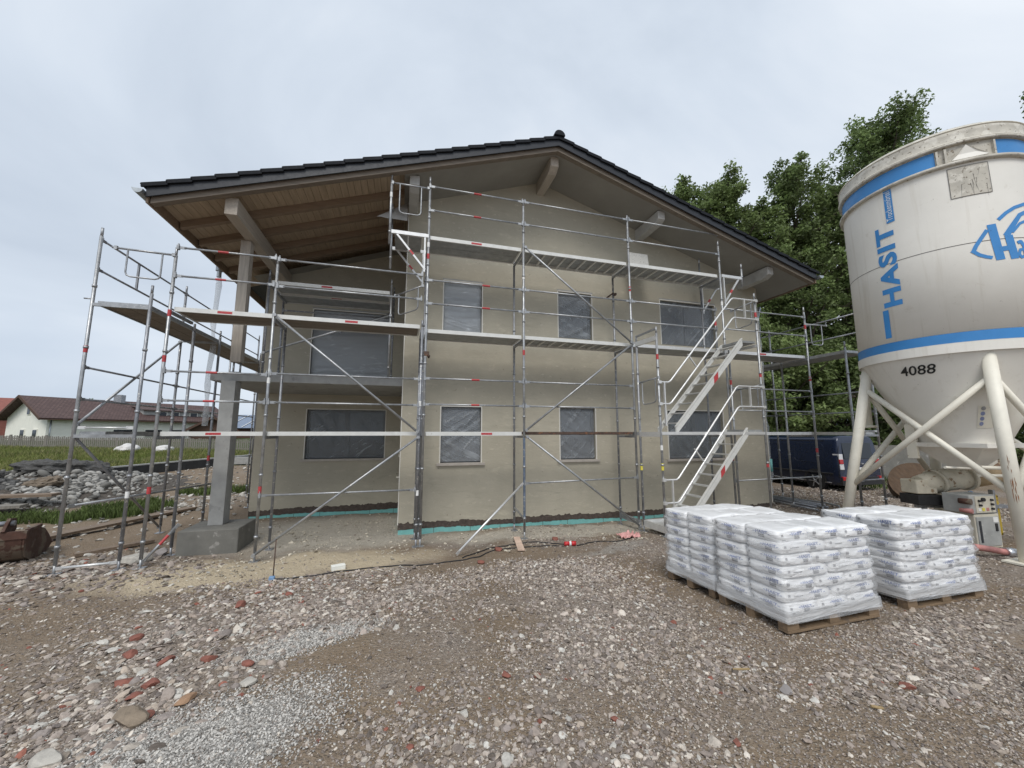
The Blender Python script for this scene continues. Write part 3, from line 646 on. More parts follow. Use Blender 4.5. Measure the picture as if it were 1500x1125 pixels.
def rail(t, p0, p1, r=.0172, mat='steel', red=None, name='guardrail'):
    a, b = Vector(p0), Vector(p1); d = (b - a).normalized()
    mb = MB().tube(a + d * .1, b - d * .1, r); mb.bar(a + d * .02, a + d * .12, .012, .045); mb.bar(b - d * .12, b - d * .02, .012, .045)
    if name == 'guardrail':
        for q in (a + d * .01, b - d * .01): mb.box(q, (.034, .05, .075)); mb.box(q + Vector((0, 0, .045)), (.014, .03, .05))
    o = mb.build(name, mat, t)
    if red is not None:
        c = a.lerp(b, red); MB().tube(c - d * .08, c + d * .08, r + .002, cap=False).build('red_band', 'label_red', o)
    return o
def brace(t, p0, p1, mat='steel'):
    mb = MB().tube(p0, p1, .0212); 
    for p in (p0, p1): mb.tube(Vector(p) + Vector((0, -.03, 0)), Vector(p) + Vector((0, .03, 0)), .03)
    return mb.build('brace', mat, t)
def deckx(t, x0, x1, y0, y1, z, edge, under, ribs=0, red=None, th=.075):
    """deck bay along X: side rails, planks, under-ribs"""
    mb = MB(); mb.m = 0
    mb.bb(x0, x1, y0, y0 + .03, z - th, z); mb.bb(x0, x1, y1 - .03, y1, z - th, z); mb.bb(x0, x0 + .03, y0 + .03, y1 - .03, z - th, z - .002); mb.bb(x1 - .03, x1, y0 + .03, y1 - .03, z - th, z - .002)
    mb.m = 1; n = 2; w_ = (y1 - y0 - .06) / n
    for i in range(n): mb.bb(x0 + .032, x1 - .032, y0 + .032 + i * w_, y0 + .028 + (i + 1) * w_ - .006, z - .022 if ribs else z - .06, z - .004)
    mb.m = 0
    for i in range(ribs):
        x = x0 + (x1 - x0) * (i + 1) / (ribs + 1); mb.bb(x - .018, x + .018, y0 + .03, y1 - .03, z - .058, z - .024)
    o = mb.build('deck', [edge, under], t)
    if red is not None:
        x = x0 + (x1 - x0) * red; MB().bb(x - .11, x + .11, y0 - .002, y0, z - th * .8, z - th * .25).build('red_sticker', 'label_red', o)
    return o
def decky(t, x0, x1, y0, y1, z, edge, under, th=.075):
    mb = MB(); mb.bb(x0, x0 + .03, y0, y1, z - th, z); mb.bb(x1 - .03, x1, y0, y1, z - th, z); mb.bb(x0 + .03, x1 - .03, y0, y0 + .03, z - th, z); mb.bb(x0 + .03, x1 - .03, y1 - .03, y1, z - th, z)
    mb.m = 1; xm = (x0 + x1) / 2; mb.bb(x0 + .032, xm - .008, y0 + .032, y1 - .032, z - .06, z - .004); mb.bb(xm + .008, x1 - .032, y0 + .032, y1 - .032, z - .06, z - .004)
    return mb.build('deck', [edge, under], t)
def crossbar(t, p0, p1, mat='steel', w=.04, h=.05): return MB().bar(p0, p1, w, h).build('transom', mat, t)
def uframe(t, p0, p1, drop=.4, inset=.12, r=.0172, over=0):
    a, b = Vector(p0), Vector(p1); d = (b - a).normalized(); L_ = (b - a).length; dn = Vector((0, 0, -1))
    mb = MB().tube(a - d * over, b, r)
    i0, i1 = a + d * inset, b - d * inset
    pts = [i0, i0 + dn * (drop - .07), i0 + dn * (drop - .02) + d * .02, i0 + dn * drop + d * .07, i1 + dn * drop - d * .07, i1 + dn * (drop - .02) - d * .02, i1 + dn * (drop - .07), i1]
    mb.curve(pts, .013); mb.box(b, (.05, .05, .05)); mb.box(a, (.04, .04, .06))
    return mb.build('end_guard', 'steel', t)
YO, YI = 7.5, 8.23
D1, D2L, D2R, D3 = 2.12, 4.20, 4.13, 6.07
XD, XE, XF, XG, XH = .34, 2.37, 4.95, 7.56, 10.25
# --- gable scaffold (right part, three lifts)
sc = thing('scaffold', (5.2, YO, 0), 'tall three-level steel scaffold along the beige gable wall, with the stair tower before it', 'scaffold')
def gz0(x, y): return gz(x, y) + .14
standard(sc, XD + .03, YO, gz0(XD, YO), 7.32, reds=[5.55], whites=[3.55, 5.8]); standard(sc, XD + .03, YI, gz0(XD, YI), 6.1, 'steel_old', foot=True)
standard(sc, XE, YO, gz0(XE, YO), 7.16, 'steel', reds=[3.7], whites=[5.35]); standard(sc, XE, YI, gz0(XE, YI), 6.1, 'steel_old')
standard(sc, XF, YO, gz0(XF, YO), 7.22, reds=[5.35]); standard(sc, XF, YI, gz0(XF, YI), 6.1, 'steel_old')
standard(sc, XG, YO, gz0(XG, YO), 6.95, reds=[1.45], whites=[5.25]); standard(sc, XG + .06, YI, gz0(XG, YI), 6.1, 'steel_old')
standard(sc, XG - .22, YO + .02, D2R - .25, 5.1, reds=[4.72], foot=False)
standard(sc, XH, YO, gz0(XH, YO), 5.45, reds=[4.85, 3.45, 1.6]); standard(sc, XH - .03, YI, gz0(XH, YI), 4.2)
MB().tube((XE, YO, .45), (XE, YO, 2.0), TR + .001, n=12, cap=False).build('blue_sleeve', 'steel_blue', sc)
for x0, x1, ribs, red in ((XD, XE, 0, .5), (XE, XF, 9, None), (XF, XG, 8, None)):
    deckx(sc, x0 + .04, x1 - .04, YO + .04, YI - .03, D3, 'alu_white', 'deck_steel', ribs, red)
for x0, x1, ribs, red in ((XD, XE, 0, None), (XE, XF, 9, None), (XF, XG, 0, None), (XG, XH, 0, .45)):
    deckx(sc, x0 + .04, x1 - .04, YO + .04, YI - .03, D2R, 'alu_white' if x0 < XF else 'alu', 'deck_steel', ribs, red)
deckx(sc, XD + .08, XE - .04, YO + .04, YO + .36, D1, 'alu_white', 'deck_steel', 0, .62); deckx(sc, XE + .04, XF - .04, YO + .04, YO + .36, D1, 'rust_steel', 'rust_steel', 0, None, .05)
deckx(sc, XF + .1, XG - .04, YO + .1, YO + .4, D1, 'deck_steel', 'deck_steel'); deckx(sc, XG + .04, XH - .04, YO + .04, YO + .36, D1, 'alu', 'deck_steel')
for x in (XD + .03, XE, XF, XG, XH):
    for z in (D1, D2R, D3):
        if x == XH and z == D3: continue
        crossbar(sc, (x, YO + .02, z - .10), (x, YI - .02, z - .10), 'steel_old')
def lift(t, x0, x1, z, hs=(.5, 1.0), red=None, y=YO):
    for h in hs: rail(t, (x0 + .02, y - .02, z + h), (x1 - .02, y - .02, z + h), red=red)
lift(sc, XD, XE, D3, (.52, 1.04), .5); lift(sc, XE, XF, D3, (.52, 1.04)); lift(sc, XF, XG, D3, (.52, 1.04))
lift(sc, XD, XE, D2R, (.50, .98), .6); lift(sc, XE, XF, D2R, (.50, .98)); lift(sc, XF, XG - .2, D2R, (.50, .98))
lift(sc, XD, XE, D1, (.52, 1.02), .5); lift(sc, XE, XF, D1, (.52, 1.02))
lift(sc, XG, XH, D2R, (.52, 1.04)); lift(sc, XG, XH, D1, (.52, 1.06)); rail(sc, (XG, YO - .02, .98), (XH, YO - .02, 1.0)); rail(sc, (XE, YO - .02, 1.10), (XF, YO - .02, 1.14))
brace(sc, (XE + .03, YO - .05, D3 - .02), (XF - .05, YO - .05, D2R)); brace(sc, (XF, YO - .05, D2R - .02), (XE + .03, YO - .05, D1 + .03)); brace(sc, (XE + .05, YO - .05, D1 - .1), (XF, YO - .05, .12))
rail(sc, (XE - .02, YO - .03, 1.12), (.90, 6.62, gz(.9, 6.62) + .03), .0212, 'alu', None, 'raking_prop')
MB().bar((XE, YO, .42), (XE, YI, .50), .03, .03).build('base_transom', 'steel', sc)
for x, y0 in ((XF, YO),): MB().bar((x, YO - .05, .2), (x, YI, .2), .06, .1).build('base_transom', 'steel_old', sc)
# consoles at both ends of the top lift
for xs_, dx in ((XD + .03, -.72), (XG + .04, .62)):
    for y in (YO, YI):
        mb = MB().bar((xs_, y, D3 - .04), (xs_ + dx, y, D3 - .04), .05, .07); mb.bar((xs_ + dx * .08, y, D3 - .75), (xs_ + dx * .85, y, D3 - .08), .035, .035); mb.bar((xs_ + dx * .1, y, D3 - .8), (xs_ + dx * .1, y, D3), .03, .04)
        br_ = mb.build('console', 'alu', sc)
        MB().bar((xs_ + dx * .4, y - .001, D3 - .466), (xs_ + dx * .5, y - .001, D3 - .38), .038, .038).build('red_band', 'label_red', br_)
    x_ = xs_ + dx
    if dx < 0:
        standard(sc, x_ - .03, YO, D3 - .3, 7.28, whites=[6.75], foot=False); standard(sc, x_ - .03, YI, D3 - .5, 7.05, foot=False)
    else: standard(sc, x_ + .03, YO, D3 - .25, D3 + .35, foot=False); standard(sc, x_ - .6, YI, D3 - .1, D3 + .75, foot=False)
    mb = MB(); xa, xb = sorted((xs_ + dx * .16, xs_ + dx * .92)); 
    for i in range(2): u0 = xa + (xb - xa) * i / 2; u1 = xa + (xb - xa) * (i + 1) / 2 - .02; mb.bb(u0, u1, YO + .03, YI - .03, D3 - .06, D3 - .005)
    mb.build('console_deck', 'deck_steel', sc)
uframe(sc, (XD - .70, YO - .01, 7.06), (XD + .0, YO - .01, 7.06), .62, .14)
mb = MB().box((XF + .02, YI - .05, D3 - .55), (.05, .09, .05)); mb.bar((XF - .15, YI + .1, D3 - .62), (XF, YI - .02, D3 - .5), .03, .03); mb.build('wall_anchor', 'rust_steel', sc)
mb = MB().box((XD + .05, YO, 3.62), (.1, .1, .08)); mb.tube((XD + .1, YO, 3.58), (XD + .1, YO + .12, 3.58), .024); mb.build('coupler', 'rust_steel', sc)
# --- balcony front scaffold (left part, two lifts)
sl = thing('scaffold', (-1.7, YO, 0), 'two-level steel scaffold in front of the recessed balcony, brown planks underneath', 'scaffold')
XB, XCC = -3.80, -2.27
standard(sl, XB, YO, gz0(XB, YO), 5.22, reds=[4.02, 3.25, 1.15]); standard(sl, XCC, YO, gz0(XCC, YO), 5.25, whites=[2.95], reds=[1.1]); standard(sl, XCC, YI, gz0(XCC, YI), 4.35, 'steel_old')
standard(sl, XD - .045, YO, gz0(XD, YO), 4.28, 'steel_old', whites=[2.6, .95]); standard(sl, XD - .045, YI, gz0(XD, YI), 4.28, 'steel_old')
standard(sl, XB + .03, YI + .02, gz0(XB, YI), 4.1, 'steel_old')
deckx(sl, XB + .04, XCC - .03, YO + .04, YI - .03, D2L, 'alu_white', 'deck_wood', 0, .5); deckx(sl, XCC + .03, XD - .09, YO + .04, YI - .03, D2L, 'alu_white', 'deck_wood', 0, .5)
deckx(sl, XB + .04, XCC - .03, YO + .04, YO + .36, D1, 'alu_white', 'deck_steel', 0, .5, .07); deckx(sl, XCC + .03, XD - .09, YO + .04, YO + .36, D1, 'alu_white', 'deck_steel', 0, None, .07)
for x in (XB, XCC, XD - .045):
    for z in (D1, D2L): crossbar(sl, (x, YO + .02, z - .10), (x, YI - .02, z - .10), 'steel_old')
lift(sl, XB, XCC, D2L, (.52, 1.02), .45); lift(sl, XCC, XD - .05, D2L, (.50, 1.0))
lift(sl, XB, XCC, D1, (.50, .98), .45); lift(sl, XCC, XD - .05, D1, (.50, 1.0)); rail(sl, (XCC, YO - .02, 1.06), (XD - .08, YO - .02, 1.06))
brace(sl, (XCC + .03, YO - .05, D2L - .04), (XD - .08, YO - .05, D1)); brace(sl, (XD - .06, YO - .05, D1 - .1), (XCC, YO - .05, .12))
uframe(sl, (-.25, YI - .1, 4.95), (XD - .06, YO, 4.98), .45, .12)
rail(sl, (XB + .3, YO + .35, .62), (XB - .02, YO - .02, .06), .02, 'steel', .4, 'raking_prop')
# --- left side scaffold running back along the eaves
ss = thing('scaffold', (-4.45, 9.5, 0), 'steel scaffold running back along the left eaves, its narrow end facing the viewer', 'scaffold')
XO_, XI_ = -4.83, -4.07
standard(ss, XO_, YO, gz0(XO_, YO), 5.42, reds=[3.35]); standard(ss, XI_, YO, gz0(XI_, YO), 4.52, 'steel_old', whites=[1.1])
for y in (10.07, 12.64, 14.7):
    standard(ss, XO_, y, gz0(XO_, y), 5.4, 'steel_old'); standard(ss, XI_, y - .05, gz0(XI_, y), 4.4, 'steel_old', reds=[1.5] if y < 11 else ())
for a, b in ((YO, 10.07), (10.07, 12.64), (12.64, 14.7)):
    decky(ss, XO_ + .05, XI_ - .03, a + .03, b - .03, D2L, 'steel', 'deck_wood')
    for h in (.52, 1.02): rail(ss, (XO_, a, D2L + h), (XO_, b, D2L + h), mat='steel_old')
    for h in (.5, 1.0): rail(ss, (XO_, a, D1 + h), (XO_, b, D1 + h), mat='steel_old')
    decky(ss, XO_ + .05, XO_ + .37, a + .03, b - .03, D1, 'steel', 'deck_steel'); 
brace(ss, (XO_, YO + .03, D1 + .1), (XO_, 10.05, D2L - .1)); brace(ss, (XO_, YO + .05, D1 - .1), (XO_, 10.02, .15), 'steel_old')
MB().bar((XO_, 8.45, D2L + .52), (XO_, 8.45, D2L + 1.02), .03, .03).build('toe_bracket', 'steel_old', ss)
for y in (YO, 10.07, 12.64, 14.7):
    for z in (D1, D2L): crossbar(ss, (XO_, y, z - .07), (XI_, y, z - .07), 'steel')
rail(ss, (XO_ + .02, YO, 2.18), (XI_, YO, 2.18), .012, 'alu', None, 'transom'); rail(ss, (XO_, YO - .01, .13), (XI_, YO - .01, .16), .019, 'alu', None, 'transom')
rail(ss, (XO_, YO + .05, 1.0), (XI_ + .1, 10.07, 1.0), .019, 'steel', None, 'transom')
uframe(ss, (XO_ + .22, YO - .02, 5.10), (XB - .02, YO - .01, 5.08), .46, .16, over=.05)
MB().tube((XO_ - .11, YO, D2L + .02), (XO_, YO, D2L + .02), .011).build('wedge_pin', 'steel', ss)
# --- right side scaffold reaching forward past the house corner
sr = thing('scaffold', (10.65, 8, 0), 'steel scaffold along the right eaves beyond the stair tower, partly behind the silo', 'scaffold')
XI2, XO2 = 10.24, 11.03
standard(sr, XI2, 6.6, gz0(XI2, 6.6), 4.3); standard(sr, XO2, 6.6, gz0(XO2, 6.6), 5.3, reds=[3.6])
for y in (9.2, 11.8): standard(sr, XI2 + .15, y, gz0(XI2, y), 4.4); standard(sr, XO2, y, gz0(XO2, y), 5.3)
for a, b in ((6.6, 9.2), (9.2, 11.8)):
    decky(sr, XI2 + .04, XO2 - .05, a + .03, b - .03, D2R - .03, 'steel', 'deck_steel'); decky(sr, XO2 - .37, XO2 - .05, a + .03, b - .03, D1, 'alu', 'deck_steel')
    for z in (D1 + .5, D1 + 1.0, D2R + .5, D2R + 1.0): rail(sr, (XO2, a, z), (XO2, b, z), mat='steel_old')
for z in (D1, D2R): crossbar(sr, (XI2, 6.6, z - .08), (XO2, 6.6, z - .08), 'steel')
rail(sr, (XI2, 6.6, D1 + .02), (XO2, 6.6, D1 + .02), .014, 'alu', None, 'transom'); rail(sr, (XI2, 6.58, 1.0), (XO2, 6.58, 1.02), .016, 'steel', None, 'transom')
uframe(sr, (10.28, YO, 4.98), (11.0, YO, 5.0), .55, .16)
# --- stair tower
st = thing('stair_tower', (6.4, 7.05, 0), 'aluminium scaffold stair tower with two flights rising to the right', 'scaffold stairs')
SX0, SX1, SF, SB = 5.06, 7.76, 6.77, 7.40
standard(st, SX0, SF, gz0(SX0, SF), 4.32, reds=[3.62], yellows=[1.35], whites=[1.75]); standard(st, SX1, SF, gz0(SX1, SF), 5.32, reds=[4.75, 3.35, 1.35])
standard(st, SX0 - .06, SB, gz0(SX0, SB), 4.28, 'steel_old', yellows=[1.3]); standard(st, SX1 - .18, SB + .02, gz0(SX1, SB), 4.15, reds=[3.25])
def flight(z0, z1, xa, xb):
    dx, dz = xb - xa, z1 - z0; L_ = math.hypot(dx, dz); nrm = Vector((-dz, 0, dx)) / L_
    for y in (SF, SB - .06):
        mb = MB(); a, b = Vector((xa, y, z0)), Vector((xb, y, z1))
        mb.prism([(0, 0), (1, 0), (1, 1), (0, 1)], lambda u, v, k: tuple(a.lerp(b, u) + Vector((0, (k - .5) * .035, 0)) + Vector((0, 0, (v - .5) * (.165 if y == SF else .11)))))
        mb.prism([(0, 0), (1, 0), (1, 1), (0, 1)], lambda u, v, k: tuple(a.lerp(b, u) + Vector((0, (k - .5) * .06, 0)) + Vector((0, 0, (.0825 if y == SF else .055) + v * .012))))
        s_ = mb.build('stringer', 'alu_white', st)
        if y == SF:
            c = a.lerp(b, .58); MB().prism([(-.085, 0), (.085, 0), (.085, 1), (-.085, 1)], lambda u, v, k: tuple(c + Vector((dx, 0, dz)) / L_ * u + Vector((0, -.0205 + k * .002, (v - .5) * .16)))).build('red_sticker', 'label_red', s_)
    n = 9
    for i in range(n):
        p = Vector((xa, 0, z0)).lerp(Vector((xb, 0, z1)), (i + .6) / n)
        mb = MB().bb(p.x - .0, p.x + .13, SF + .02, SB - .08, p.z + .02, p.z + .045); mb.build('tread', 'alu', st)
    MB().bb(xb, SX1 - .05, SF + .02, SB - .05, z1 + .0, z1 + .05).build('landing', 'deck_steel', st)
    for y, off in ((SF - .03, 0),):
        for h in (1.0, .55):
            pts = [(SX0, y, z0 + h), (xa - .12, y, z0 + h), (xb - .22, y, z1 + h), (SX1, y, z1 + h)]
            mb = MB().curve([Vector(pts[0]), Vector(pts[1]) - Vector((.03, 0, 0)), Vector(pts[1]) + (Vector(pts[2]) - Vector(pts[1])).normalized() * .05, Vector(pts[2]) - (Vector(pts[2]) - Vector(pts[1])).normalized() * .05, Vector(pts[2]) + Vector((.03, 0, 0)), pts[3]], .02)
            mb.box(pts[0], (.07, .05, .06)); mb.box(pts[3], (.07, .05, .06)); mb.build('handrail', 'alu', st)
        m_ = Vector((xa - .12, y, z0 + .55)).lerp(Vector((xb - .22, y, z1 + .55)), .4); MB().bar(m_, m_ + Vector((-.22, 0, .28)), .03, .02).build('rail_strut', 'alu', st)
        MB().bar((xa - .25, y, z0 + .1), (xa - .25, y, z0 + 1.0), .025, .04).build('rail_post', 'alu', st); MB().bar((xb + .12, y, z1 + .55), (xb + .12, y, z1 + 1.0), .025, .04).build('rail_post', 'alu', st)
flight(.16, D1, 5.50, 7.27); flight(D1 + .02, D2R, 5.42, 7.30)
for x, z in ((SX0, D1 + 1.12), (SX1, D2R + 1.0), (SX1, D1 + 1.05)): uframe(st, (x - .03, SB, z - .04), (x, SF, z), .5, .1)
for z in (D1, D2R): crossbar(st, (SX0, SF, z - .05), (SX0 - .06, SB, z - .05), 'alu', .05, .1); crossbar(st, (SX1, SF, z - .05), (SX1 - .1, SB, z - .05), 'alu', .04, .06)
crossbar(st, (SX0, SF, D2R + .15), (SX0 - .06, SB, D2R + .12), 'steel', .03, .04)
for y in (SF, SB): MB().bar((SX0, y, D1 - .03), (SX1, y, D1 - .03), .04, .06).build('ledger', 'alu', st)
for p0, p1 in (((SX0 - .05, SB, .2), (SX0, SF - .05, .2)), ((SX0, SF, .2), (SX1, SF, .2)), ((SX0, SB, .2), (SX1, SB, .2))): MB().bar(p0, p1, .05, .13).build('base_frame', 'alu', st)
MB().bb(SX0 + .05, 5.6, SF + .03, SB - .03, .17, .22).build('landing', 'alu', st)
# --- low scaffold bay standing on the balcony
sbk = thing('scaffold', (-1.6, 9.6, 3.27), 'small scaffold bay standing on the balcony slab under the roof', 'scaffold')
standard(sbk, -2.84, 8.95, 3.3, 5.55, 'steel_old', foot=False); standard(sbk, -.36, 8.95, 3.3, 5.62, 'steel', foot=False); standard(sbk, -.34, 10.2, 3.3, 5.9, 'steel_old', foot=False); standard(sbk, -2.9, 10.2, 3.3, 5.4, 'steel_old', foot=False)
deckx(sbk, -2.80, -.40, 8.95, 9.57, 5.33, 'alu_white', 'deck_steel', 0, .45); deckx(sbk, -2.86, -.38, 9.6, 10.2, 5.31, 'alu', 'deck_steel', 0, .5)
rail(sbk, (-2.9, 10.2, 5.05), (-.34, 10.2, 5.05), mat='steel_old'); brace(sbk, (-2.84, 8.93, 3.75), (-.36, 8.93, 4.75)); brace(sbk, (-.36, 10.2, 5.2), (-1.6, 10.2, 4.6), 'steel_old')
for x in (-2.84, -.36): crossbar(sbk, (x, 8.95, 5.24), (x, 10.2, 5.24), 'steel_old')
tag(MB().box((7.97 - 2.25, YI - .02, D3 + .34), (.56, .04, .62), Matrix.Rotation(R_(-7), 3, 'X')).build('insulation_board', 'insul_board', loc=(5.72, YI - .02, D3)), 'speckled pale insulation board leaning on the top scaffold deck', 'board')

# ------------------------------------------------------------------ silo
SC, SR = (9.33, 4.36), 1.2
def cylp(a, z, off=.004): a = R_(a); return (SC[0] + (SR + off) * math.cos(a), SC[1] + (SR + off) * math.sin(a), z)
silo = thing('silo', (SC[0], SC[1], .25), 'tall off-white dry mortar silo with blue bands and lettering on four splayed legs', 'silo')
c3 = (SC[0], SC[1], 0); Z0, Z1 = 3.37, 6.42
MB().lathe(c3, [(SR - .03, Z0), (SR, Z0 + .001), (SR, 5.05), (SR, Z1)], 96).build('tank', 'silo_paint', silo)
MB().lathe(c3, [(SR - .002, Z0 - .03), (SR + .018, Z0 - .03), (SR + .018, Z0 + .12), (SR - .002, Z0 + .12)], 96, smooth=False).build('lower_ring', 'silo_paint', silo)
MB().lathe(c3, [(SR + .004, Z0 + .13), (SR + .005, Z0 + .285)], 96).build('blue_band', 'silo_blue', silo)
mb = MB().lathe(c3, [(SR + .003, 5.045), (SR + .003, 5.055)], 96)
mb.build('weld_seam', 'seam', silo)
mb = MB()                                                               # recessed crown with lips above and below
mb.lathe(c3, [(SR, Z1 - .04), (SR + .05, Z1 - .035), (SR + .055, Z1 + .01), (SR + .02, Z1 + .03), (SR - .015, Z1 + .03)], 96)
mb.lathe(c3, [(SR - .012, Z1 + .03), (SR - .012, Z1 + .31)], 96)
mb.lathe(c3, [(SR - .012, Z1 + .31), (SR + .04, Z1 + .305), (SR + .045, Z1 + .345), (SR + .015, Z1 + .36), (SR + .03, Z1 + .48), (SR + .02, Z1 + .58), (SR - .03, Z1 + .63), (SR - .4, Z1 + .70), (.3, Z1 + .78), (.01, Z1 + .79)], 96)
mb.build('crown', 'silo_rim', silo)
for zz, rr in ((.352, .046), (.565, .034)):
    mb = MB().lathe(c3, [(SR + rr - .012 + .014 * math.cos(t), Z1 + zz + .012 * math.sin(t)) for t in [k * math.pi / 4 for k in range(9)]], 96); mb.build('crown_lip', 'silo_leg', silo)
for a0, a1 in ((120, 212), (245, 330), (20, 70)): MB().lathe(c3, [(SR - .008, Z1 + .045), (SR - .008, Z1 + .29)], 40, R_(a0), R_(a1)).build('blue_band', 'silo_blue', silo)
mb = MB()
for a in (212.6, 217, 244): 
    mb = MB(); mb.prism([(a, 0), (a + 1.2, 0), (a + 1.2, 1), (a, 1)], lambda u, v, k: cylp(u, Z1 + .03 + v * .24, -.012 + k * .04)); mb.build('crown_rib', 'silo_rim', silo)
mb = MB(); A = [cylp(220, Z1 + .03, .05), cylp(240, Z1 + .03, .05), cylp(236, Z1 + .12, .02), cylp(223.5, Z1 + .12, .02), cylp(228.5, Z1 + .26, .03)]
mb.add([A[0], A[1], A[2], A[3], A[4], cylp(220, Z1 + .02, 0), cylp(240, Z1 + .02, 0)], [(0, 1, 2, 3), (3, 2, 4), (0, 3, 4), (1, 4, 2), (0, 5, 6, 1)]); mb.build('lifting_bracket', 'silo_paint', silo)
mb = MB(); n = 14
mb.add([cylp(217.5 + 21.5 * i / n, 5.83 + .50 * j, .007) for j in (0, 1) for i in range(n + 1)], [(i, i + 1, n + 2 + i, n + 1 + i) for i in range(n)], True); plt = mb.build('sign_plate', 'silo_rim', silo)
mb = MB()
for j, z in ((0, 5.825), (1, 6.335)): mb.add([cylp(217.2 + 22.1 * i / n, z + .008 * k, .008) for k in (0, 1) for i in range(n + 1)], [(i, i + 1, n + 2 + i, n + 1 + i) for i in range(n)])
for a in (217.2, 239.2): mb.add([cylp(a, 5.83, .008), cylp(a + .35, 5.83, .008), cylp(a + .35, 6.335, .008), cylp(a, 6.335, .008)], [(0, 1, 2, 3)])
mb.build('plate_edge', 'seam', plt)
mb = MB()
for i in range(9):
    a = rnd.uniform(219, 237); z = rnd.uniform(5.95, 6.3); mb.add([cylp(a, z, .0085), cylp(a + .3, z, .0085), cylp(a + rnd.uniform(-1.5, 2), z - rnd.uniform(.08, .3), .0085)], [(0, 2, 1)])
mb.build('dirt_streak', 'seam', plt)
def silo_text(s, size, a_base, z0, bold, mat, name, off=.006, length=None, cap=None):
    vs, fs = text2d(s, 1.0, bold, 0, .09, .35, 1.12 if bold > .02 else 1.05); xs = [p[0] for p in vs]; ys = [p[1] for p in vs]
    sx = length / (max(xs) - min(xs)); sy = cap / (max(ys) - min(ys)); mx_, my_ = min(xs), min(ys)
    MB().add([cylp(a_base - math.degrees((p[1] - my_) * sy / SR), z0 + (p[0] - mx_) * sx, off) for p in vs], fs).build(name, mat, silo)
silo_text('HASIT', 1, 184.0, 4.28, .042, 'silo_blue', 'lettering', length=1.46, cap=.275)
mb = MB(); n = 6; mb.add([cylp(169.3 + 4.4 * i / n, z, .006) for z in (3.74, 4.24) for i in range(n + 1)], [(i, i + 1, n + 2 + i, n + 1 + i) for i in range(n)]); mb.build('blue_stripe', 'silo_blue', silo)
mb = MB(); mb.add([cylp(180.2 + 5.4 * i / n, z, .006) for z in (5.77, 6.372) for i in range(n + 1)], [(i, i + 1, n + 2 + i, n + 1 + i) for i in range(n)]); mb.build('blue_stripe', 'silo_blue', silo)
silo_text('Trockenmörtel', 1, 184.7, 5.80, .0, 'ink_white', 'lettering', .009, .545, .086)
# emblem: an arrow-like arc with a bold italic H under a roof line, small a beside it (runs on round the tank)
mb = MB()
def strip(pts, w0, w1=None):
    """ribbon on the tank through (angle, z) points; width in metres"""
    w1 = w0 if w1 is None else w1; P = []
    N = len(pts)
    dense = []
    for (a, z), (b, y) in zip(pts, pts[1:]):
        for k in range(6): dense.append((a + (b - a) * k / 6, z + (y - z) * k / 6))
    dense.append(pts[-1]); N = len(dense)
    for i, (a, z) in enumerate(dense):
        a0, z0 = dense[max(i - 1, 0)]; a1, z1 = dense[min(i + 1, N - 1)]
        tx, tz = R_(a1 - a0) * SR, z1 - z0; l = math.hypot(tx, tz); w = (w0 + (w1 - w0) * i / (N - 1)) / 2
        for s_ in (-1, 1): P.append(cylp(a + math.degrees(-tz / l * w * s_ / SR), z + tx / l * w * s_, .006))
    mb.add(P, [(2 * i, 2 * i + 1, 2 * i + 3, 2 * i + 2) for i in range(N - 1)])
strip([(233, 5.22), (229, 5.09), (226, 4.985), (223.9, 4.885)], .05); strip([(223.6, 4.92), (227, 4.835), (230.5, 4.79), (233.5, 4.765)], .05)
strip([(240, 5.36), (245, 5.46), (251, 5.54), (259, 5.60), (268, 5.62)], .05)
strip([(235.6, 5.30), (236.7, 5.0), (237.8, 4.72)], .105); strip([(244.4, 5.10), (245.3, 4.90), (246.2, 4.72)], .105); strip([(238, 4.885), (244.8, 4.90)], .075)
strip([(243.0, 5.09), (248, 5.25), (254, 5.42), (262, 5.50)], .085, .05); strip([(247, 5.14), (253, 5.28), (262, 5.36)], .04)
strip([(249.2, 4.97), (251.5, 4.99), (253, 4.92), (253.4, 4.72)], .05); strip([(252.8, 4.86), (250.2, 4.86), (249.1, 4.79), (250.3, 4.735), (253, 4.765)], .04)
mb.build('emblem', 'silo_blue', silo)
MB().lathe(c3, [(SR - .01, Z0 - .02), (.56, 2.02), (.53, 1.93)], 72).build('cone', 'silo_paint', silo)
def conep(a, t, off=.006): r = SR - .01 + (.56 - SR + .01) * t; z = Z0 - .02 + (2.02 - Z0 + .02) * t; a = R_(a); return (SC[0] + (r + off) * math.cos(a), SC[1] + (r + off) * math.sin(a), z - off * .5)
vs, fs = text2d('4088', 1.0, .012, .22, .12, .12); xs = [p[0] for p in vs]; ys = [p[1] for p in vs]
MB().add([conep(172.6 + (p[0] - min(xs)) / (max(xs) - min(xs)) * 24, .215 - (p[1] - min(ys)) / (max(ys) - min(ys)) * .115) for p in vs], fs).build('number', 'stencil_black', silo)
mb = MB()                                                               # small round pictograms on a pale label
mb.add([conep(a, t, .006) for t in (.62, .88) for a in (221, 229, 237)], [(0, 1, 4, 3), (1, 2, 5, 4)]); lb = mb.build('sticker', 'silo_leg', silo)
for i in range(4):
    mb = MB(); c = (225.0 - i * .1, .65 + i * .06); mb.add([conep(c[0] + 1.9 * math.cos(t), c[1] + .024 * math.sin(t), .009) for t in [k * math.pi / 8 for k in range(16)]], [tuple(range(16))]); mb.build('pictogram', 'bag_ink_blue' if i else 'bag_ink_grey', lb)
mb = MB(); x, y = SC; wv = [(x + a * .52, y + b * .52, z) for z in (1.93, 1.86) for a, b in ((-1, -1), (1, -1), (1, 1), (-1, 1))]
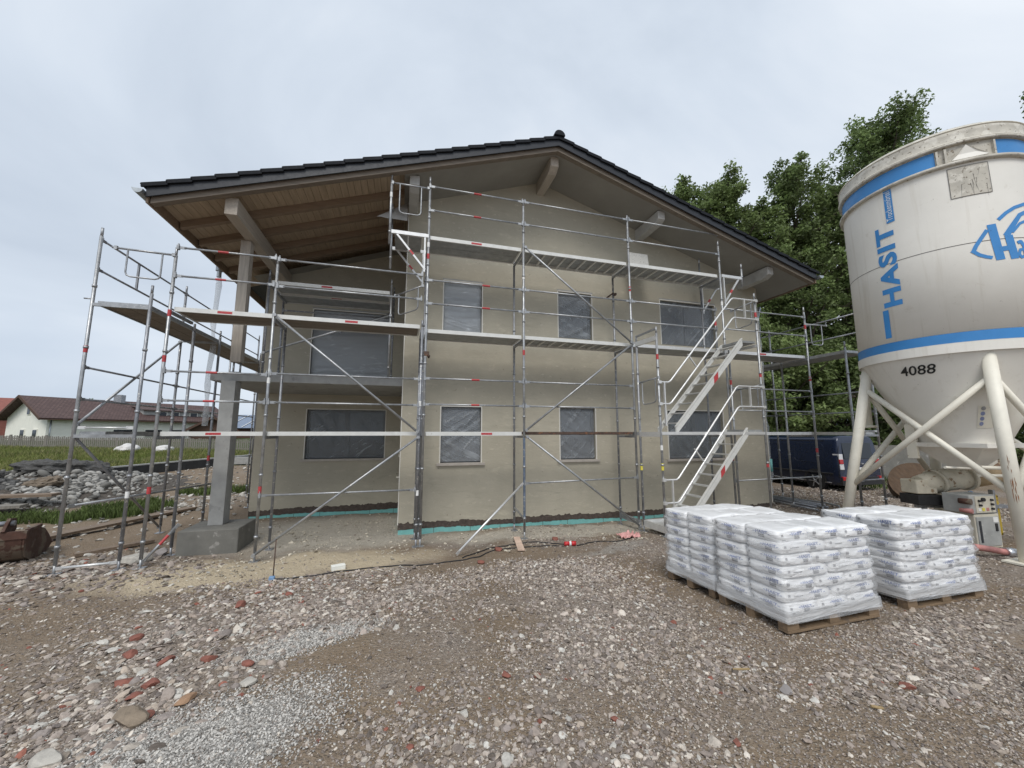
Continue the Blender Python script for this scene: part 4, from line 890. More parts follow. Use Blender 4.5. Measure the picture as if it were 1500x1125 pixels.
mb.add(wv, [(0, 1, 2, 3), (7, 6, 5, 4), (0, 4, 5, 1), (1, 5, 6, 2), (2, 6, 7, 3), (3, 7, 4, 0)]); h = [(x + a, y + b, z) for z, s_ in ((1.86, .44), (1.5, .14)) for a, b in ((-s_, -s_), (s_, -s_), (s_, s_), (-s_, s_))]
mb.add(h, [(0, 4, 5, 1), (1, 5, 6, 2), (2, 6, 7, 3), (3, 7, 4, 0), (4, 7, 6, 5)]); mb.build('outlet_hopper', 'silo_paint', silo)
MB().box((x - .50, y + .42, 1.95), (.06, .14, .6)).build('outlet_frame', 'silo_leg', silo); MB().box((x + .75, y + .2, 1.55), (.3, .4, .6)).build('outlet_frame', 'silo_leg', silo)
mb = MB(); mb.tube((x - .95, y - .2, 1.55), (x - .35, y - .25, 1.52), .02); mb.tube((x - .4, y - .35, 1.55), (x + .3, y - .42, 1.52), .03); mb.tube((x - .35, y - .3, 1.42), (x + .25, y - .4, 1.4), .025); mb.build('slide_handle', 'silo_leg', silo)
LEGS = []
for a, rt_, rb_ in ((131, 1.09, 1.72), (225.5, 1.09, 1.26), (315, 1.09, 1.5), (42, 1.09, 1.5)):
    t_ = Vector((SC[0] + rt_ * math.cos(R_(a)), SC[1] + rt_ * math.sin(R_(a)), Z0 + .02)); b_ = Vector((SC[0] + rb_ * math.cos(R_(a)), SC[1] + rb_ * math.sin(R_(a)), 0)); b_.z = gz(b_.x, b_.y)
    LEGS.append((t_, b_)); mb = MB().tube(b_ + Vector((0, 0, .02)), t_, .082, .082, 24); mb.box(b_ + Vector((0, 0, .012)), (.36, .36, .024)); lg = mb.build('leg', 'silo_leg', silo)
    if a == 225.5:
        mb = MB(); d = (t_ - b_).normalized(); vdir = (Vector((0, 0, HC)) - b_); vdir -= d * vdir.dot(d); vdir.normalize(); sd2 = d.cross(vdir)
        for i in range(16):
            s_ = rnd.uniform(.95, 1.55); ph = rnd.uniform(-.35, .35); ln = rnd.uniform(.04, .2); w_ = rnd.uniform(.04, .1)
            f = lambda ss, pp: b_ + d * ss + (vdir * math.cos(pp) + sd2 * math.sin(pp)) * .0835
            mb.add([f(s_, ph), f(s_ - ln * .3, ph + w_), f(s_ - ln, ph + w_ * .4), f(s_ - ln * .5, ph - w_ * .4)], [(0, 1, 2, 3)])
        mb.build('rust_patch', 'rust_streak', lg)
for i in range(4):
    (t0, b0), (t1, b1) = LEGS[i], LEGS[(i + 1) % 4]
    p = lambda t, b, k: b.lerp(t, k)
    for k0, k1 in ((.30, .86), (.86, .30)):
        MB().tube(p(t0, b0, k0), p(t1, b1, k1), .048, n=16).build('brace', 'silo_leg', silo)
mb = MB(); q = Vector((SC[0] - .1, SC[1] + 1.3, 0)); mb.tube((q.x, q.y, 2.25), (q.x, q.y, 3.3), .06, n=16); mb.tube((q.x, q.y, 2.2), (q.x, q.y, 2.25), .12, n=16); mb.build('filler_pipe', 'silo_leg', silo)

# ------------------------------------------------------------------ mixing pump, control cabinet and hoses under the silo
mp_ = thing('mixing_pump', (9.2, 4.75, .2), 'rust-stained horizontal mixing pump tube hanging below the silo outlet', 'mortar mixer')
a_, b_ = Vector((8.86, 4.86, 1.17)), Vector((10.4, 4.42, 1.42)); ax = (b_ - a_).normalized()
MB().tube(a_ + ax * .42, a_ + ax * .95, .19, .20, 28).build('pump_tube', 'mixer', mp_); MB().tube(a_ + ax * .95, b_, .205, .205, 28).build('mixing_tube', 'mixer_rusty', mp_)
MB().tube(a_ + ax * .90, a_ + ax * .96, .235, .235, 28).build('flange', 'mixer', mp_); MB().tube(a_ + ax * .38, a_ + ax * .43, .21, .21, 28).build('flange', 'mixer', mp_)
MB().tube(a_ + ax * .1, a_ + ax * .40, .14, .19, 24).build('bearing_cone', 'mixer', mp_)
rz = Matrix.Rotation(math.atan2(ax.y, ax.x), 3, 'Z')
mb = MB().box(a_ + Vector((.1, -.02, -.02)), (.36, .3, .24), rz); mb.build('motor_housing', 'mixer', mp_, bevel=.02); MB().box(a_ + Vector((.13, -.03, -.24)), (.46, .34, .17), rz).build('tray', 'rubber', mp_, bevel=.01)
mb = MB().tube(a_ + ax * .62 + Vector((0, -.05, -.36)), a_ + ax * .8 + Vector((0, -.10, -.28)), .06, n=18); mb.tube(a_ + ax * .8 + Vector((0, -.10, -.28)), a_ + ax * .88 + Vector((0, -.12, -.26)), .045, n=14); mb.build('motor', 'motor_blue', mp_)
mb = MB(); mb.bar(a_ + ax * .0 + Vector((0, 0, -.36)), b_ + Vector((0, 0, -.62)), .06, .06)
for k in (.15, 1.4):
    p = a_ + ax * k; mb.bar((p.x, p.y, gz(p.x, p.y)), (p.x, p.y, p.z - .3), .06, .06)
mb.build('stand', 'steel_old', mp_)
cab = thing('control_cabinet', (9.3, 4.25, .2), 'grey pump control cabinet with a knob panel beside the white bags', 'control cabinet')
rc = Matrix.Rotation(R_(-6), 3, 'Z')
def cb(dx, dy, dz, d): mb = MB().box(Vector((9.32, 4.3, 0)) + rc @ Vector((dx, dy, dz)), d, rc); return mb
cb(0, .1, .50, (.52, .42, .54)).build('cabinet_body', 'machine_cream', cab, bevel=.01); dr = cb(-.01, -.115, .50, (.46, .02, .46)).build('door', 'machine_grey', cab, bevel=.004)
cb(-.19, -.13, .5, (.035, .012, .34)).build('handle', 'anthracite', dr); cb(.15, -.127, .56, (.05, .012, .12)).build('lock', 'rubber', dr); cb(.15, -.127, .68, (.10, .006, .08)).build('sticker', 'label_white', dr)
cb(-.06, .06, .93, (.54, .36, .30)).build('control_box', 'machine_grey', cab, bevel=.012); pn = cb(-.02, -.125, .93, (.40, .012, .26)).build('control_panel', 'machine_cream', cab)
for i, (u, v) in enumerate(((-.14, .06), (-.06, .08), (.12, .07), (-.13, -.01), (.12, 0), (.12, -.07))):
    p = Vector((9.32, 4.3, 0)) + rc @ Vector((u - .02, -.132, .93 + v)); MB().tube(p, p + rc @ Vector((0, -.03, 0)), .018 if i != 1 else .03, n=14).build('knob', 'rubber', pn)
for i, (u, m) in enumerate(((-.14, 'label_white'), (-.06, 'label_yellow'), (.03, 'hose_red'))): cb(u - .02, -.134, .85, (.05, .006, .05)).build('sticker', m, pn)
p = Vector((9.32, 4.3, 0)) + rc @ Vector((-.36, .0, .98)); mb = MB().tube(p, p + rc @ Vector((.04, -.14, 0)), .042, .05, 18); mb.build('socket', 'rust_bucket', cab); p -= Vector((0, 0, .15)); MB().tube(p, p + rc @ Vector((.04, -.14, 0)), .032, .04, 18).build('socket', 'hose_red', cab)
mb = MB()
for s_ in (-.2, .2): mb.box(Vector((9.32, 4.3, .215)) + rc @ Vector((s_, .1, 0)), (.06, .4, .05), rc)
mb.build('skid', 'rubber', cab)
yl = thing('air_compressor', (10.0, 4.3, .2), 'yellow machine frame behind the right silo leg', 'machine')
mb = MB(); mb.bb(9.82, 9.9, 4.45, 4.75, .3, 1.0); mb.bb(9.82, 10.3, 4.45, 4.5, .94, 1.0); mb.bb(9.82, 10.3, 4.45, 4.5, .3, .36); mb.bb(10.22, 10.3, 4.45, 4.75, .3, 1.0); mb.bb(9.85, 10.28, 4.55, 4.6, .36, .94); mb.build('frame', 'machine_yellow', yl, bevel=.02)
mb = MB(); mb.lathe((0, 0, 0), [(.12, 0), (.17, .02), (.17, .08), (.12, .1)], 20); mb.v = [(9.98 + p_[0] * .9, 4.40 + p_[2], .62 + p_[1]) for p_ in mb.v]; mb.build('wheel', 'rubber', yl)
hs = thing('hose', (8.6, 3.8, .3), 'red mortar hose with a steel coupling on the ground by the right pallet', 'hose')
hz = lambda x, y: gz(x, y) + .06
pts = [(8.35, 3.95), (8.6, 3.9), (8.85, 3.83)]; MB().curve([(u, v, hz(u, v) + .10 - .05 * i) for i, (u, v) in enumerate(pts)], .045, 14).build('hose_end', 'hose_red', hs)
mb = MB().curve([(8.85, 3.83, hz(8.85, 3.83) + .0), (9.1, 3.75, hz(9.1, 3.75)), (9.35, 3.7, hz(9.35, 3.7) + .02)], [.05, .06, .05], 14); mb.tube((8.83, 3.835, hz(8.85, 3.83) + .0), (8.93, 3.80, hz(8.9, 3.8)), .068, n=16); mb.build('coupling', 'chrome', hs)
MB().curve([(9.35, 3.7, hz(9.35, 3.7)), (9.8, 3.8, hz(9.8, 3.8)), (10.5, 4.1, hz(10.5, 4.1)), (11.5, 4.0, hz(11.5, 4))], .04, 12).build('hose_end', 'rubber', hs)
tag(MB().bar((8.9, 3.25, gz(8.9, 3.25) + .03), (10.6, 3.0, gz(10.6, 3) + .03), .16, .05).build('plank', 'pale_wood', loc=(9.7, 3.1, .25)), 'pale plank lying on the gravel at the foot of the right silo leg', 'plank')

# ------------------------------------------------------------------ pallets of bagged mortar
BH = .106
def bag_mesh(Lx, Wy, seed):
    bm = bmesh.new(); bmesh.ops.create_cube(bm, size=2); bmesh.ops.subdivide_edges(bm, edges=bm.edges[:], cuts=9, use_grid_fill=True)
    def shape(a, b, c):
        m = max(abs(a), abs(b)); e = 1 - .20 * max(0, (m - .74) / .26) ** 2
        k = 1 - .04 * c * c
        cx, cy = a * k, b * k
        rr = max(0, abs(a) + abs(b) - 1.72) * .28; cx *= 1 - rr; cy *= 1 - rr
        return cx * Lx / 2, cy * Wy / 2, c * e * BH / 2 * 1.12
    def pos(a, b, c):
        x, y, z = shape(a, b, c)
        n1 = noise.noise((x * 5 + seed, y * 5, z * 14)); n2 = noise.noise((x * 14, y * 14 + seed, z * 40))
        m = max(abs(a), abs(b))
        nx_ = .009 * n1 + .006 * n2
        return Vector((x + (nx_ * 1.3 if abs(a) > .8 else 0) * np.sign(a), y + (nx_ * 1.3 if abs(b) > .8 else 0) * np.sign(b), z + (.014 * n1 + .005 * n2) * (1 if c > .5 else .4)))
    for v in bm.verts: v.co = pos(*v.co)
    me = bpy.data.meshes.new('bag'); bm.to_mesh(me); bm.free(); me.materials.append(MATS['bag_paper']); me.polygons.foreach_set('use_smooth', [True] * len(me.polygons))
    # print: word and grey blocks on the two outer faces
    mb = MB(); T = TXT
    def put(face, u0, v0, vs, fs, su, sv, m):
        mb.m = m; out = []
        for p in vs:
            u, v = u0 + p[0] * su, v0 + p[1] * sv
            if face == 'y': q = pos(max(-1, min(1, u / (Lx / 2))), -1, max(-1, min(1, v / (BH / 2)))); q.y -= .0035
            else: q = pos(-1, max(-1, min(1, -u / (Wy / 2))), max(-1, min(1, v / (BH / 2)))); q.x -= .0035
            out.append(q)
        mb.add(out, fs)
    def grid(nu, nv): return [(i / nu, j / nv) for j in range(nv + 1) for i in range(nu + 1)], [(j * (nu + 1) + i, j * (nu + 1) + i + 1, (j + 1) * (nu + 1) + i + 1, (j + 1) * (nu + 1) + i) for j in range(nv) for i in range(nu)]
    for face, ln in (('y', Lx), ('x', Wy)):
        k = seed % 3; s0 = (.06, -.10, .02)[int(k)]
        put(face, s0 * ln, .008, *T, .14 / TXW, .030 / TXH, 0); put(face, s0 * ln - .03, .018, *grid(2, 1), .025, .006, 0); put(face, s0 * ln + .143, .008, *grid(2, 1), .022, .006, 0)
        for j in range(2): put(face, s0 * ln + .03, -.014 - j * .019, *grid(4, 1), .07, .015, 1)
        put(face, -.42 * ln, .002, *grid(2, 2), .03, .024, 1); put(face, -.40 * ln, -.036, *grid(3, 1), .04, .006, 1)
        if ln > .5: put(face, -.30 * ln, .0, *grid(5, 1), .10, .007, 1)
    pr = bpy.data.meshes.new('print'); pr.from_pydata([tuple(p) for p in mb.v], [], mb.f); pr.materials.append(MATS['bag_ink_blue']); pr.materials.append(MATS['bag_ink_grey']); pr.polygons.foreach_set('material_index', mb.mi)
    return me, pr
TXT = text2d('HASIT', 1, .03, 0, 0, 0); TXW = max(p[0] for p in TXT[0]); TXH = max(p[1] for p in TXT[0])
BAGA = [bag_mesh(.412, .412, s) for s in range(5)]; BAGB = [bag_mesh(.614, .412, s + 7) for s in range(5)]
def pallet_mesh():
    mb = MB()
    for y in (-.35, -.175, 0, .175, .35): mb.bb(-.6, .6, y - (.0725 if abs(y) in (.35, 0) else .05), y + (.0725 if abs(y) in (.35, 0) else .05), .122, .144)
    for x in (-.53, 0, .53): mb.bb(x - .07, x + .07, -.4, .4, .1, .1215)
    for y in (-.35, 0, .35):
        mb.bb(-.6, .6, y - .05, y + .05, 0, .022)
        for x in (-.53, 0, .53): mb.bb(x - .07, x + .07, y - .048, y + .048, .0225, .0995)
    return mb.build('pallet', 'pallet_wood', bevel=.003)
def stack(seed):
    r = random.Random(seed); t = thing('bag_stack', (0, 0, .144), 'x', 'bag stack')
    for ly in range(7):
        if ly % 2 == 0: cells = [((i - 1) * .4, (j - .5) * .4, BAGA) for i in range(3) for j in range(2)]
        else: cells = [((i - .5) * .6, (j - .5) * .4, BAGB) for i in range(2) for j in range(2)]
        for cx, cy, B in cells:
            me, pr = B[r.randrange(len(B))]
            o = bpy.data.objects.new('bag', me); COL.objects.link(o); o.parent = t
            tw = .012 if ly < 6 else .02
            o.location = (cx + r.uniform(-tw, tw), cy + r.uniform(-tw, tw), .006 + BH * (ly + .5) + r.uniform(-.004, .004)); o.rotation_euler = (r.uniform(-.03, .03), r.uniform(-.02, .02), r.uniform(-.02, .02))
            p_ = bpy.data.objects.new('print', pr); COL.objects.link(p_); p_.parent = o
    mb = MB(); n = 26                                                   # stretch film wound round the bags and over the pallet edge
    ring = []
    for k in range(4 * n):
        s_, f = divmod(k, n); f = f / n; c = [(-.62, -.42), (.62, -.42), (.62, .42), (-.62, .42)]; a, b = c[s_], c[(s_ + 1) % 4]; x, y = a[0] + (b[0] - a[0]) * f, a[1] + (b[1] - a[1]) * f
        ring.append((x, y))
    m = 24
    for j in range(m + 1):
        z = -.05 + (BH * 7 + .035) * j / m
        for k, (x, y) in enumerate(ring):
            w_ = noise.noise((x * 4 + seed, y * 4, z * 16)) * .012 + .008 * math.cos((z - .006) / BH * 2 * math.pi + math.pi); q = 1 - max(0, (abs(x) / .62) ** 8 * (abs(y) / .42) ** 8) * .035
            sh = 1 if j < m - 1 else .97
            mb.v.append(((x * (1 + w_ / .62)) * q * sh, (y * (1 + w_ / .42)) * q * sh, z))
    N = 4 * n
    for j in range(m):
        for k in range(N): mb.f.append((j * N + k, j * N + (k + 1) % N, (j + 1) * N + (k + 1) % N, (j + 1) * N + k)); mb.sm.append(True); mb.mi.append(0)
    f_ = mb.build('stretch_film', 'stretch_film', loc=(0, 0, 0)); f_.parent = t
    mb = MB()
    for j, z in enumerate((-.04, -.015, .02, .06)):
        for k, (x, y) in enumerate(ring): w_ = 1.0 + noise.noise((x * 5 + seed, y * 5, j)) * .012 - .004 * j; mb.v.append((x * w_, y * w_, z + .018 * noise.noise((x * 3, y * 3 + seed, j * 2)) + .012 * math.sin(x * 3 + y * 5 + seed) * (j == 0)))
    for j in range(3):
        for k in range(N): mb.f.append((j * N + k, j * N + (k + 1) % N, (j + 1) * N + (k + 1) % N, (j + 1) * N + k)); mb.sm.append(True); mb.mi.append(0)
    f_ = mb.build('film_skirt', 'film_skirt', loc=(0, 0, 0)); f_.parent = t
    return t
pal0 = pallet_mesh(); st0 = stack(3); st1 = stack(11)
for i, (x, y, rz_, src, lp, ls) in enumerate(((4.03, 3.33, .01, st0, 'wooden pallet carrying the frontmost bag stack, nearest the viewer', 'front and largest-looking stack of white mortar bags, between the other two stacks'),
        (5.70, 3.35, -.012, st1, 'wooden pallet under the rightmost bag stack, in front of the silo', 'rightmost stack of white mortar bags, in front of the silo legs'),
        (4.07, 4.24, .02, st0, 'wooden pallet under the leftmost bag stack, near the stair tower', 'leftmost stack of white mortar bags, behind the front stack near the stairs'))):
    z = gz(x, y) + .012
    if i == 0: p_ = pal0; s_ = st0
    elif i == 1: p_ = pal0.copy(); COL.objects.link(p_); s_ = st1
    else: p_ = pal0.copy(); COL.objects.link(p_); s_ = dup(st0, (0, 0, 0))
    p_.location = (x, y, z); p_.rotation_euler = (R_(-2.6), 0, rz_); tag(p_, lp, 'pallet', 'pallets under the bag stacks')
    s_.location = (x, y, z + .145); s_.rotation_euler = (R_(-2.0), 0, rz_); tag(s_, ls, 'bag stack', 'stacks of white mortar bags')

# ------------------------------------------------------------------ blue van behind the house
van = thing('van', (13.3, 9.4, .2), 'dark blue delivery van with closed rear doors parked by the trees behind the right scaffold', 'van')
VF, VR = Vector((.03, .99955, 0)), Vector((.99955, -.03, 0)); VO = Vector((13.62, 9.32, .17))
def vp(l, w, h): return VO + VF * l + VR * w + Vector((0, 0, h))        # l forward, w from the left side to the right, h up
sec = [(.05, .24), (0, .45), (0, .95), (.03, 1.2), (.075, 1.5), (.11, 1.68), (.17, 1.78), (.30, 1.83), (.9, 1.845)]
sec = sec + [(1.8 - w_, h) for w_, h in reversed(sec[:-1])]
mb = MB(); st_ = [(.0, .90, .97), (.02, 1, 1), (.25, 1, 1), (1.2, 1, 1), (2.6, 1, 1), (3.0, 1, .985), (3.35, .99, .80), (3.75, .97, .60), (4.25, .90, .52)]
rings = [[vp(l + (.10 * max(0, h - 1.0) if l < .1 else 0), .9 + (w_ - .9) * (ws if l else .97), .24 + (h - .24) * hs_) for w_, h in sec] for l, ws, hs_ in st_]
n = len(sec); vs = [p for r in rings for p in r]
mb.add(vs, [(j * n + i, j * n + i + 1, (j + 1) * n + i + 1, (j + 1) * n + i) for j in range(len(st_) - 1) for i in range(n - 1)], True)
mb.add(rings[0], [tuple(range(n))]); mb.add(rings[-1], [tuple(reversed(range(n)))]); mb.add([rings[0][0], rings[0][-1], rings[-1][-1], rings[-1][0]], [(0, 1, 2, 3)])
mb.build('body', 'van_paint', van)
for l, w_ in ((.82, .0), (3.5, .0), (.82, 1.8), (3.5, 1.8)):
    s_ = 1 if w_ == 0 else -1; c = vp(l, w_ + .10 * s_, .31)
    wh = MB().tube(c - VR * .10 * s_, c + VR * .1 * s_, .315, n=32).build('wheel', 'tyre', van)
    mb = MB().tube(c - VR * .112 * s_, c - VR * .10 * s_, .21, n=32); mb.build('rim', 'van_trim', wh)
    mb = MB()
    for k in range(5):
        t = k * math.pi * 2 / 5; e = VF * math.cos(t) + Vector((0, 0, math.sin(t))); mb.bar(c - VR * .118 * s_, c - VR * .118 * s_ + e * .2, .07, .016)
    mb.tube(c - VR * .125 * s_, c - VR * .11 * s_, .05, n=16); mb.build('spoke', 'chrome', wh)
    mb = MB(); pr = [(math.cos(t), math.sin(t)) for t in [math.pi * i / 16 for i in range(17)]]
    mb.add([vp(l, w_ - .004 * s_, .31) + VF * a * r + Vector((0, 0, b * r)) for a, b in pr for r in (.325, .40)], [(2 * i, 2 * i + 1, 2 * i + 3, 2 * i + 2) for i in range(16)]); mb.build('wheel_arch', 'van_trim', van)
def sidep(l, h, off=.004):
    w_ = np.interp(h, [a[1] for a in sec[:7]], [a[0] for a in sec[:7]]); return vp(l, float(w_) - off, h)
for l0, l1 in ((.50, 1.50), (1.72, 2.65)):
    pts = [(l0, 1.48), (l0 + .0, 1.02), (l0 + .08, .95), (l1 - .08, .95), (l1, 1.02), (l1, 1.50), (l1 - .08, 1.56), (l0 + .08, 1.56), (l0, 1.48)]
    MB().curve([sidep(a, b, .0) for a, b in pts], .008, 6).build('panel_crease', 'van_paint', van)
MB().curve([sidep(.30 + .7 * i, .30, .012) for i in range(4)], .018, 8).build('sill_trim', 'chrome', van)
MB().curve([sidep(.2 + .65 * i, .60, .008) for i in range(5)], .022, 8).build('side_moulding', 'van_trim', van)
MB().curve([sidep(.012, .3 + .2 * i, .002) for i in range(7)], .007, 6).build('door_gap', 'van_trim', van)
MB().bar(sidep(.45, 1.66, .0), sidep(2.9, 1.66, 0), .012, .02).build('door_rail', 'van_trim', van)
def rearp(w_, h, off=.01): return vp(-off + .10 * max(0, h - 1.0), w_, h)
def tail(w0, w1, h0, h1, mat, nm, off=.02):
    mb = MB(); A = [rearp(w0, h0, off), rearp(w1, h0, off), rearp(w1, h1, off), rearp(w0, h1, off)]; B = [p + VF * .2 for p in A]
    return mb.add(A + B, [(0, 1, 2, 3), (7, 6, 5, 4), (0, 4, 5, 1), (1, 5, 6, 2), (2, 6, 7, 3), (3, 7, 4, 0)]).build(nm, mat, van, bevel=.01)
for w0, w1 in ((.03, .20), (1.60, 1.77)):
    t1 = tail(w0, w1, .74, 1.24, 'lamp_clear', 'tail_light'); 
    A = tail(w0 - .004, w1 - .02, .92, 1.07, 'lamp_red', 'lens', .026); A.parent = t1; A.location = A.location - (t1.location - Vector((0, 0, 0)))
    tail(w0 + .02, w1, .40, .52, 'lamp_red', 'reflector', .06)
for w0, w1 in ((.27, .86), (.94, 1.53)): tail(w0, w1, 1.08, 1.60, 'van_glass', 'rear_window', .0)
tail(.03, 1.77, .24, .50, 'van_trim', 'bumper', .05); tail(.895, .905, .5, 1.72, 'van_trim', 'door_gap', .004); tail(.62, 1.16, .68, .80, 'plate_white', 'number_plate', .012); tail(.22, 1.58, .56, .575, 'van_trim', 'door_gap', .004); tail(.93, 1.03, .9, .94, 'chrome', 'handle', .04)

# ------------------------------------------------------------------ things behind on the right
cw = MB(); cw.bb(0, 1, 0, 1, 0, 1); cw.v = [(16.2 + p[0] * 7.5, 12.2 - p[0] * 2.0 + p[1] * .25, -.2 + p[2] * 1.78) for p in cw.v]
tag(cw.build('concrete_wall', 'concrete_dark', loc=(19, 11.4, .2)), 'low dark concrete wall behind the silo and the van', 'wall')
dm = thing('cable_drum', (13.9, 7.9, .2), 'brown wooden cable drum lying tilted behind the mixing pump', 'cable drum')
ctr = Vector((14.45, 7.85, .60)); ax = Vector((-.72, -.52, .46)).normalized()
def disc(c, r, th, nm, mat, n=40): return MB().tube(c - ax * th / 2, c + ax * th / 2, r, n=n).build(nm, mat, dm)
disc(ctr + ax * .17, .60, .04, 'flange', 'drum_wood'); disc(ctr - ax * .17, .60, .04, 'flange', 'drum_wood'); disc(ctr, .25, .3, 'core', 'plank_wood'); disc(ctr + ax * .195, .09, .02, 'hub', 'rubber')
tb = thing('tube_stack', (10.6, 8.3, .1), 'loose stack of galvanised scaffold tubes and frames on the ground by the house corner', 'scaffold tubes')
for i in range(6): MB().tube((10.25 + i * .07, 9.6 + .1 * (i % 2), gz(10.6, 9) + .05 + .05 * (i % 2)), (10.15 + i * .12, 7.55 + .12 * (i % 3), gz(10.2, 7.6) + .05 + .05 * (i % 2)), TR).build('tube', 'steel_old', tb)
MB().curve([(10.6, 9.2, .25), (10.9, 7.9, .25), (10.95, 7.6, .22), (10.85, 7.5, .12), (10.4, 7.5, .12)], .02).build('guard_frame', 'steel', tb)
mb = MB(); n = 8
mb.add([(9.05 + .5 * i / n, 6.0 + .35 * j / n, gz(9.2, 6.2) + .02 + .24 * math.exp(-((i / n - .4) ** 2 + (j / n - .5) ** 2) * 7) + .03 * noise.noise((i * .7, j * .7, 1))) for j in range(n + 1) for i in range(n + 1)], [(j * (n + 1) + i, j * (n + 1) + i + 1, (j + 1) * (n + 1) + i + 1, (j + 1) * (n + 1) + i) for j in range(n) for i in range(n)])
tag(mb.build('black_sheet', 'rubber', loc=(9.3, 6.2, .1)), 'crumpled black plastic sheet at the foot of the left silo leg', 'plastic sheet')

# ------------------------------------------------------------------ small things on the ground before the house
def onground(pts, r): return [(x, y, gz(x, y) + r) for x, y in pts]
def dense(pts, n=8):
    out = []
    for i in range(len(pts) - 1):
        p0, p1, p2, p3 = (Vector(pts[max(0, min(len(pts) - 1, i + k))]) for k in (-1, 0, 1, 2))
        for j in range(n):
            t = j / n; out.append(.5 * ((2 * p1) + (p2 - p0) * t + (2 * p0 - 5 * p1 + 4 * p2 - p3) * t * t + (3 * p1 - p0 - 3 * p2 + p3) * t ** 3))
    out.append(Vector(pts[-1])); return [(p.x, p.y) for p in out]
cbl = thing('power_cable', (1.0, 6.7, .05), 'black power cable with a red plug trailing across the dirt before the gable wall', 'cable')
MB().curve(onground(dense([(-1.66, 6.28), (-1.2, 6.32), (-.4, 6.42), (.5, 6.40), (1.2, 6.42), (1.6, 6.75), (2.3, 6.78), (2.88, 6.72)]), .008), .011, 7).build('cable_run', 'rubber', cbl)
MB().curve(onground(dense([(1.0, 6.5), (1.7, 7.05), (2.4, 7.1), (3.0, 6.78)]), .009), .011, 7).build('cable_run', 'rubber', cbl)
MB().curve(onground(dense([(3.12, 6.7), (3.6, 6.9), (4.1, 6.8), (4.5, 7.0)]), .009), .011, 7).build('cable_run', 'rubber', cbl)
z = gz(3, 6.7) + .04; mb = MB().tube((2.88, 6.73, z), (2.98, 6.715, z), .036, n=16); mb.tube((3.0, 6.712, z), (3.09, 6.70, z), .04, n=16); plg = mb.build('plug', 'plug_red', cbl); MB().tube((2.97, 6.717, z), (3.005, 6.71, z), .043, n=16).build('plug_collar', 'ink_white', plg)
tag(MB().bar((2.22, 7.55, gz(2.2, 7.5) + .03), (2.02, 6.58, gz(2.02, 6.6) + .03), .12, .022).build('batten', 'pale_wood', loc=(2.1, 7, .05)), 'short pale batten lying on the dirt in front of a scaffold standard', 'batten')
mb = MB(); n = 12
mb.add([(4.18 + .38 * i / n, 6.85 + .3 * j / n, gz(4.3, 7) + .015 + .10 * max(0, noise.noise((i * .45, j * .45, 7)) + .25)) for j in range(n + 1) for i in range(n + 1)], [(j * (n + 1) + i, j * (n + 1) + i + 1, (j + 1) * (n + 1) + i + 1, (j + 1) * (n + 1) + i) for j in range(n) for i in range(n)])
tag(mb.build('pink_sheet', 'pink_film', loc=(4.35, 7, .05)), 'crumpled pink plastic sheet on the ground left of the stair tower', 'plastic sheet')
tag(MB().box((-.86, 6.52, gz(-.86, 6.52) + .03), (.19, .10, .07), Matrix.Rotation(.3, 3, 'Z')).build('foam_block', 'white_foam', loc=(-.86, 6.52, .07), bevel=.006), 'small white foam block on the pale sand', 'block')
rs = thing('marker_stake', (-1.66, 6.3, .07), 'thin steel stake with a blue foot upright in the sand before the balcony', 'stake')
MB().tube((-1.66, 6.3, .03), (-1.655, 6.3, .62), .008).build('rod', 'rust_steel', rs); MB().box((-1.67, 6.29, gz(-1.67, 6.29) + .03), (.07, .06, .05)).build('foot', 'motor_blue', rs, bevel=.01)
plank = MB().bar((-6.6, 9.72, gz(-6.6, 9.7) + .10), (-5.45, 12.75, gz(-5.45, 12.7) + .06), .30, .05); tag(plank.build('plank', 'plank_wood', loc=(-6, 11.2, 0)), 'long brown plank lying on bare soil beside the digger bucket', 'plank')
tag(MB().bar((-5.3, 8.6, gz(-5.3, 8.6) + .04), (-4.55, 9.3, gz(-4.5, 9.3) + .04), .14, .05).build('plank', 'plank_wood', loc=(-5, 9, 0)), 'short dark plank on the dirt behind the left scaffold poles', 'plank')
for k, (x0, y0, x1, y1, zz, lb_) in enumerate(((-11.2, 13.9, -9.2, 14.0, .42, 'grey plank resting across stones on the rubble heap, the higher of two'), (-10.8, 13.3, -9.5, 13.5, .22, 'pale plank at the foot of the rubble heap, the lower of two'))):
    tag(MB().bar((x0, y0, zz), (x1, y1, zz - .02), .34, .07).build('plank', ('plank_wood', 'fence_wood')[k], loc=((x0 + x1) / 2, (y0 + y1) / 2, zz)), lb_, 'plank')
# digger bucket
bk = thing('digger_bucket', (-6.15, 8.7, 0), 'rusty excavator bucket caked with mud lying at the left edge', 'digger bucket')
BO = Vector((-5.98, 8.85, -.01)); BX = Vector((-.30, .954, 0)); BW = Vector((-.954, -.30, 0))
prof = [(-.70, .60), (-.68, .36), (-.55, .14), (-.30, .02), (.0, -.02), (.35, .0), (.58, .08), (.72, .17)]
bp = lambda u, v, w_: BO + (BX * u + BW * w_ + Vector((0, 0, v))) * .78
mb = MB(); ins = [(u * .94, v * .93 + .035) for u, v in prof]; N = len(prof)
mb.add([bp(u, v, w_) for w_ in (0, .95) for u, v in prof], [(i, i + 1, N + i + 1, N + i) for i in range(N - 1)], True); mb.add([bp(u, v, w_) for w_ in (0.0, .95) for u, v in ins], [(i + 1, i, N + i, N + i + 1) for i in range(N - 1)], True)
mb.build('shell', 'rust_bucket', bk)
sidepoly = prof + [(.52, .36), (.25, .56), (-.05, .66), (-.35, .70)]
for w_ in (-.02, .93): MB().prism(sidepoly, lambda u, v, k: bp(u, v, w_ + k * .04)).build('side_plate', 'rust_bucket', bk)
